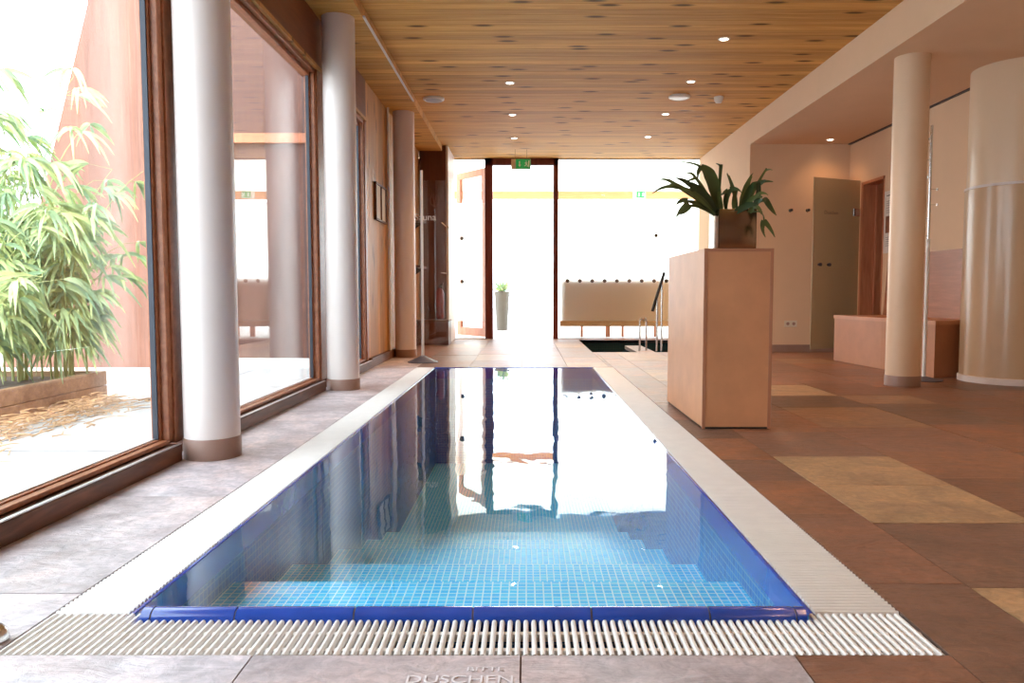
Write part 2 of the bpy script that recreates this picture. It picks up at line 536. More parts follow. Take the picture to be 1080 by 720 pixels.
def thing(name, label, cat, base, group=None):
    o = bpy.data.objects.new(name, None)
    o.empty_display_size = 0.1
    COL.objects.link(o)
    o.location = base
    o['_base'] = tuple(base)
    o['label'] = label
    o['category'] = cat
    if group:
        o['group'] = group
    return o

def tag(o, label, cat, group=None):
    o['label'] = label
    o['category'] = cat
    if group:
        o['group'] = group
    return o

def box(name, mat, parent, dims, bevel=0.0, smooth=False, base=None):
    bm = bmesh.new()
    bm_box(bm, *dims, bevel=bevel)
    return build(name, bm, mat, parent, smooth, base)

def sbox(name, mat, dims, bevel=0.0):
    o = box(name, mat, None, dims, bevel, base=((dims[0] + dims[1]) / 2, (dims[2] + dims[3]) / 2, dims[4]))
    o['kind'] = 'structure'
    return o

def copy_tree(o, parent=None):
    c = o.copy()
    COL.objects.link(c)
    c.parent = parent
    for ch in list(o.children):
        copy_tree(ch, c)
    return c

def text(name, body, size, mat, parent, loc, rot, align='LEFT', sx=1.0, sy=1.0, depth=0.0012, bold=0.0):
    cu = bpy.data.curves.new(name, 'FONT')
    cu.body = body
    cu.size = size
    cu.extrude = depth
    cu.offset = bold
    cu.align_x = align
    cu.materials.append(mat)
    o = bpy.data.objects.new(name, cu)
    COL.objects.link(o)
    o.parent = parent
    b = Vector(parent['_base']) if parent is not None and '_base' in parent else Vector((0, 0, 0))
    o.location = Vector(loc) - b
    o.rotation_euler = rot
    o.scale = (sx, sy, 1)
    return o

# ------------------------------------------------------------------ main dimensions
XG = -1.765          # plane of the left glazing
XB = 3.00            # face of the beam on the right
XR = 4.34            # right wall
YF = 13.30           # far glazed wall
YS = -4.2            # wall behind the camera
ZC = 3.12            # wooden ceiling
ZL = 2.79            # low ceiling on the right
ZS = 3.03            # soffit on the left
PX0, PX1, PY0, PY1 = -0.985, 0.714, 1.857, 8.17     # pool opening
GX0, GX1, GY0 = -1.187, 0.941, 1.635                # outside of the gratings
ZW = -0.006          # water level
QX0, QX1, QY0, QY1 = 0.90, 2.96, 10.27, 12.95       # plunge basin

# ------------------------------------------------------------------ floor
def slab_region(bm, layer, x_edges, y0, y1, fixed=None, lo=0.45, hi=1.15, gap=0.004):
    for xa, xb in zip(x_edges, x_edges[1:]):
        y = y0
        cuts = [y0]
        y += random.uniform(0.2, hi)
        while y < y1 - 0.25:
            cuts.append(y)
            y += random.uniform(lo, hi)
        cuts.append(y1)
        if fixed and (round(xa, 2) in fixed):
            cuts, vals = fixed[round(xa, 2)]
        else:
            vals = None
        for i, (ya, yb) in enumerate(zip(cuts, cuts[1:])):
            n0 = len(bm.faces)
            dz = random.uniform(-0.0015, 0.0)
            bm_box(bm, xa + gap / 2, xb - gap / 2, ya + gap / 2, yb - gap / 2, -0.03, dz, bevel=0.0)
            bm.faces.ensure_lookup_table()
            v = vals[i] if vals and i < len(vals) and vals[i] is not None else random.random() * 0.84
            for f in bm.faces[n0:]:
                for l in f.loops:
                    l[layer] = (v, v, v, 1)

bm = bmesh.new()
lay = bm.loops.layers.float_color.new('slab')
# left of the pool: one strip between grating and window sill
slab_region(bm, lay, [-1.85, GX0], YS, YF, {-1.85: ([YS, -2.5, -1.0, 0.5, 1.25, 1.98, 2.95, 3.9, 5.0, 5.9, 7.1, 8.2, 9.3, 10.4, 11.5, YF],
                                                   [.87, .91, .87, .87, .91, .87, .91, .87, .87, .91, .87, .91, .3, .2, .4])})  # pale values put the daylight wash into the slab colour
# in front of the pool
slab_region(bm, lay, [GX0, -0.606, -0.012], YS, GY0, {-1.19: ([YS, -1, 0.6, GY0], [.87, .91, .91]), -0.61: ([YS, -1, 0.2, GY0], [.87, .91, .87])})  # pale slabs here hold daylight in their colour too
slab_region(bm, lay, [-0.012, 0.595, GX1], YS, GY0, {-0.01: ([YS, -1, 0.2, GY0], [.3, .3, .87]), 0.59: ([YS, -1, 0.5, GY0], [.3, .3, .3])})
# right of the pool
fx = {0.94: ([YS, -2.5, -1.2, 0.3, 1.35, 2.05, 2.72, 3.2, 3.62, 4.15, 4.75, 5.5, 6.4, 7.3, 8.17, 9.2, 10.27],
             [.3, .2, .4, .2, .40, .19, .53, .37, .55, .80, .2, .55, .4, .2, .55, .3]),
      1.21: ([YS, -2, 0.2, 0.9, 1.3, 2.02, 2.6, 3.12, 3.68, 4.35, 5.15, 6.0, 6.9, 7.9, 9.0, 10.27],
             [.3, .2, .4, .2, .95, .40, .96, .95, .38, .55, .78, .4, .68, .2, .7]),
      1.78: ([YS, -2, 0.2, 1.3, 2.3, 2.75, 3.25, 3.8, 4.5, 5.3, 5.9, 6.6, 7.3, 8.1, 9.0, 10.27],
             [.3, .2, .4, .2, .05, .15, .56, .2, .68, .80, .97, .3, .7, .5, .2])}
slab_region(bm, lay, [GX1, 1.21, 1.78], YS, QY0, {0.94: fx[0.94], 1.21: fx[1.21]})
slab_region(bm, lay, [1.78, 2.45, 3.0, 3.62, 4.34 + 0.02], YS, QY0, {1.78: fx[1.78]}, 0.4, 1.0)
# beyond the pool
slab_region(bm, lay, [GX0, -0.62, -0.05, 0.45, GX1 - 0.041], PY1, YF)
slab_region(bm, lay, [QX0, GX1], PY1, QY0)
slab_region(bm, lay, [GX1 - 0.041, 1.35, 1.9, 2.5, 3.0], QY1, YF, None, 0.3, 0.6)
# ledge between the two halves of the plunge basin is part of the floor
slab_region(bm, lay, [1.51, 1.76], QY0, 11.6, None, 0.4, 0.7)
floor = struct('floor', bm, M['stone'])

def rect_with(bm, rects, z):
    for x0, x1, y0, y1 in rects:
        bm.faces.new([bm.verts.new(c) for c in ((x0, y0, z), (x1, y0, z), (x1, y1, z), (x0, y1, z))])
bm = bmesh.new()
for r in [(-1.85, GX0, YS, YF), (GX0, GX1, YS, GY0), (GX1, QX0 + 2.1, YS, QY0), (3.0, XR + .02, YS, 10.4), (GX0, QX0, PY1, YF),
          (QX0, QX1 + .04, QY1, YF), (1.51, 1.76, QY0, 11.6)]:
    bm_box(bm, r[0], r[1], r[2], r[3], -0.05, -0.0045)
g = build('joint_bed', bm, M['grout'], floor)

# carved words in the front slab
text('carved_word', 'BITTE', 0.026, M['carved'], floor, (-0.087, 1.560, 0.0004), (0, 0, 0), 'CENTER', 1.25, 1.0, 0.0006, 0.0)
text('carved_word', 'DUSCHEN', 0.044, M['carved'], floor, (-0.138, 1.512, 0.0004), (0, 0, 0), 'CENTER', 1.12, 1.0, 0.0006, 0.0)

# ------------------------------------------------------------------ ceilings, beam, walls
def planks(name, mat, x0, x1, y0, y1, z0, z1, pitch=0.125, gap=0.003):
    bm = bmesh.new()
    k = math.floor(y0 / pitch)
    while k * pitch < y1:
        a, b = max(y0, k * pitch + gap / 2), min(y1, (k + 1) * pitch - gap / 2)
        if b - a > 0.01:
            bm_prism(bm, [(a, z0 + 0.003), (a + 0.003, z0), (b - 0.003, z0), (b, z0 + 0.003), (b, z1), (a, z1)], 0, x0, x1)
        k += 1
    return bm
struct('ceiling', planks('ceiling', M['ceil_wood'], -1.32, XB, YS, YF + 0.02, ZC, ZC + 0.02), M['ceil_wood'])
o = struct('ceiling', planks('ceiling', M['ceil_wood'], -1.72, -1.325, YS, 12.1, ZS, ZC + 0.02, 0.125), M['ceil_wood'])
sbox('ceiling', M['plaster'], (XB + 0.1, XR + 0.1, YS, 10.4, ZL, ZL + 0.1))
sbox('ceiling', M['plaster'], (-2.3, XR + 0.2, YS - 0.1, YF + 0.1, ZC + 0.025, ZC + 0.3))       # roof deck
# white edge strip of the soffit
sbox('trim_1', M['white_metal'], (-1.325, -1.308, 6.3, 9.0, ZS - 0.004, ZS + 0.012))
# upstand face over the low ceiling on the right
sbox('wall_beam', M['plaster'], (XB, XB + 0.10, YS, 10.3, ZL, ZC + 0.02))
sbox('wall_right', M['plaster'], (XB, XB + 0.10, 10.3, YF, 0, ZC + 0.02))
# right wall with the doorway (opening y 9.28..9.88)
DY0, DY1, DZ = 9.28, 9.90, 2.22
bm = bmesh.new()
bm_box(bm, XR, XR + 0.14, YS, DY0, 0, ZC)
bm_box(bm, XR, XR + 0.14, DY1, 10.42, 0, ZC)
bm_box(bm, XR, XR + 0.14, DY0, DY1, DZ, ZC)
struct('wall_right', bm, M['plaster'])
sbox('wall_right', M['plaster'], (XB + 0.10, XR, 10.30, 10.42, 0, ZC))           # short wall facing the pool
sbox('baseboard_right', M['ring'], (XB + 0.02, XR, 10.288, 10.30, 0.0, 0.10))
sbox('trim_2', M['dark_metal'], (XR - 0.035, XR, 0.5, 10.29, ZL - 0.012, ZL + 0.001))   # shadow gap along the wall head
sbox('wall_back', M['plaster'], (-1.9, XR + 0.1, YS - 0.12, YS, 0, ZC))
# dark room behind the doorway, with timber jamb
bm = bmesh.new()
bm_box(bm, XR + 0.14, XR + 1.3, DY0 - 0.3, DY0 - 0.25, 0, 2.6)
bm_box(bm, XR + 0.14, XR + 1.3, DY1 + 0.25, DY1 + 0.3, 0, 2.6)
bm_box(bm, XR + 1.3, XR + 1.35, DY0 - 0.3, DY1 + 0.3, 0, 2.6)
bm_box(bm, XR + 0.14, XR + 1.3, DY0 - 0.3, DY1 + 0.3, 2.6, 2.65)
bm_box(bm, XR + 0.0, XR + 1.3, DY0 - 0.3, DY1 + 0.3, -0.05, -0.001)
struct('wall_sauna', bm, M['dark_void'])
d3 = thing('door_3', '', 'door', (XR, (DY0 + DY1) / 2, 0)); del d3['label']; del d3['category']; d3['kind'] = 'structure'
bm = bmesh.new()
bm_box(bm, XR - 0.012, XR + 0.15, DY1 - 0.05, DY1, 0.0, DZ)
bm_box(bm, XR - 0.012, XR + 0.15, DY0, DY0 + 0.012, 0.0, DZ)
bm_box(bm, XR - 0.012, XR + 0.15, DY0, DY1, DZ - 0.035, DZ)
bm_box(bm, XR + 0.15, XR + 0.24, DY1 - 0.09, DY1 - 0.02, 0.0, DZ)
build('door_frame', bm, M['leaf_wood'], d3)

# ------------------------------------------------------------------ left wall: sill, windows, fascia, timber wall
COLS = [(-1.545, 3.70), (-1.53, 6.32), (-1.52, 9.55)]
segs = [(YS, 3.60), (3.80, 6.22), (6.42, 8.12)]
for i, (a, b) in enumerate(segs):
    bm = bmesh.new()
    bm_prism(bm, [(-1.651, 0.0), (-1.651, 0.072), (-1.658, 0.078), (-1.85, 0.078), (-1.85, 0.0)], 1, a, b)
    s = struct('trim_%d' % (3 + i), bm, M['base_wood'], base=(-1.7, (a + b) / 2, 0))
    box('metal_strip', M['alu'], s, (-1.668, -1.653, a, b, 0.078, 0.083))
# header / fascia
sbox('wall_left', M['fascia'], (-1.90, -1.69, YS, 8.12, 2.63, ZC + 0.02))
sbox('trim_6', M['wall_wood'], (-1.72, -1.675, YS, 8.12, 2.60, 2.63))

def window(n, y0, y1, zb=0.083, zt=2.60):
    w = 0.085
    root = thing('window_%d' % n, '', 'window', (-1.75, (y0 + y1) / 2, zb)); del root['label']; del root['category']
    root['kind'] = 'structure'
    bm = bmesh.new()
    # outer frame, stepped profile
    for (fw, x0, x1, off) in ((0.042, -1.775, -1.70, 0.0), (0.024, -1.774, -1.735, 0.040)):
        a, b, c, d = y0 + off, y1 - off, zb + off * 0.12, zt - off * 0.9
        hz = 0.018 if off == 0 else 0.02
        bm_box(bm, x0, x1, a, a + fw, c, d, bevel=0.004)
        bm_box(bm, x0, x1, b - fw, b, c, d, bevel=0.004)
        bm_box(bm, x0, x1, a, b, c, c + hz, bevel=0.003)
        bm_box(bm, x0, x1, a, b, d - max(0.03, fw * 0.8), d, bevel=0.003)
    build('window_frame', bm, M['frame'], root)
    bm = bmesh.new()
    q = 0.064
    bm_box(bm, -1.764, -1.740, y0 + q, y0 + q + 0.008, zb + 0.025, zt - 0.07)
    bm_box(bm, -1.764, -1.740, y1 - q - 0.008, y1 - q, zb + 0.025, zt - 0.07)
    build('gasket', bm, M['dark_metal'], root)
    bm = bmesh.new()
    bm_box(bm, -1.762, -1.752, y0 + q, y1 - q, zb + 0.024, zb + 0.030)
    build('glazing_bead', bm, M['alu'], root)
    box('window_pane', M['glass'], root, (XG - 0.006, XG, y0 + 0.062, y1 - 0.062, zb + 0.02, zt - 0.06))
    return root
window(1, 0.2, 3.62)
window(2, 3.82, 6.24)
window(3, 6.44, 8.05)
sbox('wall_left', M['plaster'], (-1.90, -1.69, YS, 0.15, 0.078, 2.63))  # unseen stretch closed off to cut daylight near the camera
for i, (a, b) in enumerate([(3.62, 3.82), (6.24, 6.44), (8.05, 8.14), (0.15, 0.2)]):
    sbox('trim_%d' % (7 + i), M['frame'], (-1.775, -1.69, a, b, 0.078, 2.63), 0.004)
# timber-lined wall beyond the windows: boards standing upright
bm = bmesh.new()
y = 8.14
while y < 12.1:
    b = min(y + 0.14, 12.1)
    bm_prism(bm, [(-1.698, y + 0.0008), (-1.697, y + 0.002), (-1.697, b - 0.002), (-1.698, b - 0.0008), (-1.9, b - 0.0008), (-1.9, y + 0.0008)], 2, 0.0, ZC)
    y += 0.14
wl_o = struct('wall_left', bm, M['wall_wood'])
sbox('trim_11', M['base_wood'], (-1.695, -1.655, 8.14, 12.05, 0, 0.10))
sbox('wall_left', M['plaster'], (-1.9, -1.86, 12.1, YF + 0.1, 0, ZC))

# ------------------------------------------------------------------ far glazed wall with the doorway
# door opening x -0.70 .. 0.55
FX0, FX1 = -0.715, 0.556
d1 = thing('door_1', '', 'door', (0, YF, 0)); del d1['label']; del d1['category']; d1['kind'] = 'structure'
bm = bmesh.new()
bm_box(bm, FX0, FX0 + 0.135, YF - 0.06, YF + 0.06, 0.0, ZC, bevel=0.004)
bm_box(bm, FX1 - 0.085, FX1, YF - 0.06, YF + 0.06, 0.0, ZC, bevel=0.004)
bm_box(bm, FX0, FX1, YF - 0.06, YF + 0.06, ZC - 0.12, ZC, bevel=0.004)
build('door_frame', bm, M['door_red'], d1)

def far_pane(n, x0, x1, frost_z0, frost_z1, dots):
    root = thing('window_%d' % n, '', 'window', ((x0 + x1) / 2, YF, 0)); del root['label']; del root['category']
    root['kind'] = 'structure'
    bm = bmesh.new()
    bm_box(bm, x0, x1, YF - 0.02, YF + 0.02, 0.0, 0.012)
    bm_box(bm, x0, x1, YF - 0.02, YF + 0.02, ZC - 0.02, ZC + 0.01)
    build('window_frame', bm, M['alu'], root)
    bm = bmesh.new()
    bm_box(bm, x0, x1, YF - 0.005, YF + 0.005, 0.012, frost_z0)
    bm_box(bm, x0, x1, YF - 0.005, YF + 0.005, frost_z1, ZC - 0.02)
    build('window_pane', bm, M['glass'], root)
    bm = bmesh.new()
    bm_box(bm, x0, x1, YF - 0.005, YF + 0.005, frost_z0, frost_z1)
    build('frosted_pane', bm, M['frost'], root)
    for (dx, dz) in dots:
        bm = bmesh.new()
        bm_cyl(bm, 0, 0, -0.006, 0.006, 0.034, seg=20)
        bmesh.ops.rotate(bm, verts=bm.verts[:], matrix=Matrix.Rotation(pi / 2, 3, 'X'))
        bmesh.ops.translate(bm, verts=bm.verts[:], vec=(dx, YF - 0.012, dz))
        build('marker_dot', bm, M['pot_grey'], root, True)
    return root
far_pane(5, FX1, XB, 0.315, 2.36, [(0.72 + 0.216 * k, 1.015) for k in range(11)] + [(2.26, 1.80)])
far_pane(6, -1.36, FX0, 0.315, 2.36, [(-1.12, 1.75), (-1.12, 1.0)])
sbox('wall_far', M['plaster'], (-1.9, -1.36, YF - 0.05, YF + 0.05, 0, ZC))
# door leaf standing open on the far side
d2 = thing('door_2', '', 'door', (FX0, YF + 0.08, 0)); del d2['label']; del d2['category']; d2['kind'] = 'structure'
ang = atan2(14.0 - YF, -1.25 + 0.70)
R = Matrix.Rotation(ang, 4, 'Z')
def leafbox(bm, u0, u1, z0, z1, t=0.03):
    bm_box(bm, u0, u1, -t, t, z0, z1, bevel=0.004)
bm = bmesh.new()
Lf = 0.92
leafbox(bm, 0.0, 0.11, 0.03, 2.98); leafbox(bm, Lf - 0.13, Lf, 0.03, 2.98)
leafbox(bm, 0.11, Lf - 0.13, 0.03, 0.18); leafbox(bm, 0.11, Lf - 0.13, 2.86, 2.98)
bm.transform(Matrix.Translation((FX0 + 0.02, YF + 0.09, 0)) @ R)
build('leaf_frame', bm, M['leaf_wood'], d2)
bm = bmesh.new()
leafbox(bm, 0.11, Lf - 0.13, 0.18, 2.86, 0.004)
bm.transform(Matrix.Translation((FX0 + 0.02, YF + 0.09, 0)) @ R)
build('leaf_pane', bm, M['glass'], d2)

# space beyond the glass: light floor, fill ceiling, outer window wall
YA = 17.7
sbox('floor_porch', M['patio'], (-6, 8, YF, 40, -0.12, -0.003))
sbox('ceiling_porch_fill', M['fill_ceiling'], (-3.2, 6, YF + 0.1, YA, ZC + 0.02, ZC + 0.06))  # ceiling let through by added translucency, to brighten the porch
bm = bmesh.new()
bm_box(bm, -3.2, 6, YA, YA + 0.12, 2.97, ZC + 0.3)
for x in (-3.2, 3.9, 5.9):
    bm_box(bm, x, x + 0.1, YA, YA + 0.12, 0, 2.97)
struct('trim_12', bm, M['orange_wood'])

# ------------------------------------------------------------------ columns
def column(name, x, y, r, ztop, label, ring=0.095, group=None, mat='column'):
    t = thing(name, label, 'column', (x, y, 0), group)
    bm = bmesh.new()
    bm_cyl(bm, x, y, ring, ztop, r, seg=64)
    build('shaft', bm, M[mat], t, True)
    bm = bmesh.new()
    bm_lathe(bm, [(0, 0.0), (r + 0.004, 0.0), (r + 0.005, ring - 0.004), (r + 0.002, ring + 0.001), (0, ring + 0.001)], x, y, 64)
    build('base_ring', bm, M['ring'], t, True)
    return t
column('round_column', COLS[0][0], COLS[0][1], 0.130, ZC + 0.02, 'nearest white round column, beside the big window and the front left of the pool', 0.10, 'white columns along the windows')
column('round_column', COLS[1][0], COLS[1][1], 0.132, ZC + 0.02, 'second white round column, brightly lit, between the second and third window', 0.09, 'white columns along the windows')
column('round_column', COLS[2][0], COLS[2][1], 0.132, ZC + 0.02, 'shaded greyish round column against the timber wall, behind the left coat stand', 0.095, 'white columns along the windows')
column('round_column', 3.27, 6.56, 0.140, ZL + 0.01, 'slim warm-lit round column on the right, in front of the wooden bench', 0.09, None, 'column_warm_lit')

# big clad cylinder at the right edge
cx, cy, cr = 4.42, 6.88, 0.42
t = thing('wide_pillar', 'wide glossy cream cylinder with tan lower sleeve at the right edge', 'pillar', (cx, cy, 0))
bm = bmesh.new(); bm_cyl(bm, cx, cy, 0.055, ZL + 0.01, cr - 0.012, seg=96)
build('shaft', bm, M['cyl_gloss'], t, True)
bm = bmesh.new(); bm_cyl(bm, cx, cy, 0.055, 1.73, cr, seg=96)
build('lower_sleeve', bm, M['cyl_sleeve'], t, True)
bm = bmesh.new(); bm_lathe(bm, [(cr, 1.73), (cr + 0.006, 1.732), (cr + 0.006, 1.75), (cr - 0.01, 1.755), (cr - 0.01, 1.73)], cx, cy, 96)
build('sleeve_rim', bm, M['column'], t, True)
bm = bmesh.new(); bm_lathe(bm, [(0, 0), (cr + 0.012, 0), (cr + 0.012, 0.05), (cr, 0.057), (0, 0.057)], cx, cy, 96)
build('base_ring', bm, M['column'], t, True)

# ------------------------------------------------------------------ swimming pool
pool = thing('swimming_pool', 'long narrow blue-tiled pool of still clear water in the stone floor', 'pool', (0, 4.5, -1.2))
steps = [(PY0, -0.17), (2.50, -0.34), (3.13, -0.54), (3.9, -0.72), (4.6, -0.88), (5.25, -1.05)]
bm = bmesh.new()
T = 0.06
for i, (y, z) in enumerate(steps):
    y2 = steps[i + 1][0] if i + 1 < len(steps) else PY1
    bm_box(bm, PX0, PX1, y, y2, -1.2, z)
build('stepped_bottom', bm, M['mosaic'], pool)
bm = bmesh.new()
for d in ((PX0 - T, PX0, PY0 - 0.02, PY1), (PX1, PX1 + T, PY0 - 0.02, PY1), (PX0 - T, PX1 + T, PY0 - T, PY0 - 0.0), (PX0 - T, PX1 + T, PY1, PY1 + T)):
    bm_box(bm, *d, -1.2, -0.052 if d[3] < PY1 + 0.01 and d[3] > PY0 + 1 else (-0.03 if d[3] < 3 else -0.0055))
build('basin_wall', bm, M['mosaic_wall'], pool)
# plain blue edge course of the long sides, above and just below the water
for x0, x1 in ((PX0 - 0.012, PX0 + 0.002), (PX1 - 0.002, PX1 + 0.012)):
    box('edge_course', M['roll'], pool, (x0, x1, PY0, PY1, -0.095, -0.004), bevel=0.004)
box('edge_course', M['roll'], pool, (PX0, PX1, PY1 - 0.012, PY1, -0.12, -0.002))
# glazed roll tiles along the near end
joints = [-0.985] + [-0.985 + 0.03 + 0.2925 * k for k in range(0, 6)] + [0.714 - 0.03 - 0.02, 0.714]
joints = [-0.952, -0.925, -0.718, -0.425, -0.132, 0.161, 0.452, 0.665, 0.694]
for a, b in zip(joints, joints[1:]):
    bm = bmesh.new()
    prof = [(1.807, -0.03), (1.803, -0.012)] + [(1.833 - 0.030 * cos(t_), -0.008 + 0.028 * sin(t_)) for t_ in [pi * k / 10 for k in range(1, 10)]] + [(1.866, -0.02), (1.868, -0.11)] + [(1.84, -0.11), (1.84, -0.03)]
    bm_prism(bm, [(p[0] + 0.01, p[1]) for p in prof], 0, a + 0.0022, b - 0.0022)
    build('edge_tile', bm, M['roll'], pool, True)
bm = bmesh.new()
prof = [(1.812, -0.03), (1.808, -0.012)] + [(1.833 - 0.026 * cos(t_), -0.008 + 0.0245 * sin(t_)) for t_ in [pi * k / 10 for k in range(1, 10)]] + [(1.862, -0.02), (1.862, -0.10), (1.84, -0.10), (1.84, -0.03)]
bm_prism(bm, [(p[0] + 0.01, p[1]) for p in prof], 0, -0.945, 0.688)
build('edge_joint', bm, M['grout_edge'], pool, True)
bm = bmesh.new()
bm.faces.new([bm.verts.new(c) for c in ((PX0, PY0, ZW), (PX1, PY0, ZW), (PX1, PY1, ZW), (PX0, PY1, ZW))])
build('water', bm, M['water'], pool)

# overflow channel below the gratings
ch = struct('floor_channel', bmesh.new(), M['channel'])
bm = bmesh.new()
for r in ((GX0, PX0 - T, GY0, PY1), (PX1 + T, GX1, GY0, PY1), (GX0, GX1, GY0, PY0 - T)):
    bm_box(bm, r[0], r[1], r[2], r[3], -0.12, -0.10)
bm_box(bm, GX0 - 0.004, GX0 - 0.001, GY0, PY1, -0.12, -0.006)
bm_box(bm, GX1 + 0.001, GX1 + 0.004, GY0, PY1, -0.12, -0.006)
bm_box(bm, GX0, GX1, GY0 - 0.004, GY0 - 0.001, -0.12, -0.006)
bm.to_mesh(ch.data); bm.free()
ch.data.materials.clear(); ch.data.materials.append(M['channel'])

def bar_along(bm, axis, c, a, b, w=0.0125, h=0.020, top=0.0):
    """one rounded bar; axis 0: runs along x at y=c, axis 1: runs along y at x=c"""
    hw = w / 2
    prof = [(-hw * 0.8, top - h), (-hw, top - h * 0.35), (-hw * 0.8, top - 0.0025), (-hw * 0.4, top), (hw * 0.4, top), (hw * 0.8, top - 0.0025), (hw, top - h * 0.35), (hw * 0.8, top - h)]
    if axis == 0:
        bm_prism(bm, [(c + p[0], p[1]) for p in prof], 0, a, b)
    else:
        bm_prism(bm, [(c + p[0], p[1]) for p in prof], 1, a, b)

PITCHB = 0.0193
t = thing('overflow_grating', 'white slatted drain grating along the near end of the pool', 'grating', (0, 1.72, -0.02), 'white gratings round the pool')
bm = bmesh.new()
x = GX0 + 0.009
while x < GX1 - 0.004:
    y_end = 1.814 if -0.96 < x < 0.70 else 1.852
    bar_along(bm, 1, x, GY0 + 0.002, y_end)
    x += PITCHB
build('slats', bm, M['grate'], t, True)
bm = bmesh.new()
for yy in (1.672, 1.755):
    bm_box(bm, GX0 + 0.003, GX1 - 0.003, yy - 0.007, yy + 0.007, -0.024, -0.006)
build('carrier_bar', bm, M['grate'], t)
for (xa, xb, lab) in ((GX0 + 0.003, PX0 - 0.013, 'white slatted drain grating along the left side of the pool, window side'),
                      (PX1 + 0.013, GX1 - 0.003, 'cream slatted drain grating along the right side of the pool, plinth side')):
    t = thing('overflow_grating', lab, 'grating', ((xa + xb) / 2, 5, -0.02), 'white gratings round the pool')
    bm = bmesh.new()
    y = PY0 + 0.010
    while y < PY1 - 0.004:
        bar_along(bm, 0, y, xa, xb)
        y += PITCHB
    build('slats', bm, M['grate'], t, True)
    bm = bmesh.new()
    for q in (0.25, 0.75):
        xx = xa + (xb - xa) * q
        bm_box(bm, xx - 0.007, xx + 0.007, PY0 + 0.003, PY1 - 0.003, -0.024, -0.006)
    build('carrier_bar', bm, M['grate'], t)

# small metal socket at the left frame edge
bm = bmesh.new()
bm_lathe(bm, [(0, 0), (0.026, 0), (0.028, 0.006), (0.024, 0.026), (0.014, 0.038), (0, 0.042)], -1.222, 1.70, 28)
tag(build('floor_stop', bm, M['steel'], None, True, base=(-1.222, 1.70, 0)), 'small rounded metal door stop on the floor at the left picture edge', 'door stop')

# ------------------------------------------------------------------ plunge basin with rails
pb = thing('plunge_basin', 'small dark-tiled plunge basin sunk in the floor before the far glass', 'pool', (1.9, 11.6, -1.1))
bm = bmesh.new()
bm_box(bm, QX0, QX1, QY0, QY1, -1.15, -1.1)
for d in ((QX0 - .05, QX0, QY0, QY1), (QX1, QX1 + .04, QY0, QY1), (QX0 - .05, QX1 + .04, QY0 - .05, QY0), (QX0 - .05, QX1 + .04, QY1, QY1 + .05)):
    bm_box(bm, *d, -1.15, -0.006)
bm_box(bm, 1.51, 1.76, QY0, 11.6, -1.15, -0.051)
build('basin', bm, M['mosaic_dark'], pb)
bm = bmesh.new()
for x0, x1, y0, y1 in ((QX0, 1.51, QY0, QY1), (1.51, 1.76, 11.6, QY1), (1.76, QX1, QY0, QY1)):
    bm.faces.new([bm.verts.new(c) for c in ((x0, y0, -0.28), (x1, y0, -0.28), (x1, y1, -0.28), (x0, y1, -0.28))])
build('water', bm, M['water_dark'], pb)

t = thing('pool_handrail', 'tall steel rail with slanting black grip at the plunge basin', 'handrail', (1.84, 10.5, 0))
bm = bmesh.new(); bm_tube(bm, [(1.80, 10.44, 0.0), (1.80, 10.44, 0.78)], 0.014)
build('post', bm, M['steel'], t, True)
bm = bmesh.new(); bm_tube(bm, [(1.865, 10.44, 0.0), (1.865, 10.44, 0.98)], 0.014)
build('post', bm, M['steel'], t, True)
bm = bmesh.new(); bm_tube(bm, [(1.735, 10.44, 0.55), (1.80, 10.44, 0.775), (1.895, 10.44, 1.085)], 0.021, 14)
build('grip', bm, M['black'], t, True)
t = thing('pool_handrail', 'low inverted-U steel rail on the ledge of the plunge basin', 'handrail', (1.62, 10.6, 0))
bm = bmesh.new()
bm_tube(bm, [(1.575, 10.50, 0.0), (1.575, 10.50, 0.40), (1.58, 10.50, 0.435), (1.60, 10.50, 0.45), (1.64, 10.50, 0.45), (1.66, 10.50, 0.435), (1.665, 10.50, 0.40), (1.665, 10.50, 0.0)], 0.013)
build('rail_loop', bm, M['steel'], t, True)

# ------------------------------------------------------------------ display plinth, pot and staghorn fern
t = thing('display_plinth', 'tall reddish-brown board plinth standing right of the pool', 'plinth', (1.24, 4.98, 0))
px0, px1, py0, py1, pz = 1.035, 1.44, 4.43, 5.53, 1.06
bm = bmesh.new()
bm_box(bm, px0, px1, py0 + 0.004, py1, 0.012, pz - 0.001, bevel=0.0015)
build('body', bm, M['plinth'], t)
bm = bmesh.new()
e = 0.019
bm_box(bm, px0, px0 + e, py0, py0 + 0.006, 0.0, pz, bevel=0.001)
bm_box(bm, px1 - e, px1, py0, py0 + 0.006, 0.0, pz, bevel=0.001)
bm_box(bm, px0 + e, px1 - e, py0, py0 + 0.006, pz - e, pz, bevel=0.001)
build('edge_band', bm, M['plinth_edge'], t)
bm = bmesh.new(); bm_box(bm, px0 + 0.01, px1 - 0.01, py0 + 0.01, py1 - 0.01, 0, 0.012)
build('foot_board', bm, M['black'], t)

pot = thing('square_planter', 'square polished metal planter on top of the plinth', 'planter', (1.275, 4.73, pz))
bm = bmesh.new()
qx0, qx1, qy0, qy1, qz = 1.16, 1.39, 4.61, 4.85, pz + 0.246
bm_box(bm, qx0, qx1, qy0, qy1, pz, pz + 0.02, bevel=0.006)
w = 0.008
for d in ((qx0, qx0 + w, qy0, qy1), (qx1 - w, qx1, qy0, qy1), (qx0, qx1, qy0, qy0 + w), (qx0, qx1, qy1 - w, qy1)):
    bm_box(bm, *d, pz + 0.004, qz, bevel=0.003)
build('body', bm, M['mirror'], pot, True)
bm = bmesh.new(); bm_box(bm, qx0 + w, qx1 - w, qy0 + w, qy1 - w, pz + 0.02, qz - 0.03)
build('soil', bm, M['soil'], pot)

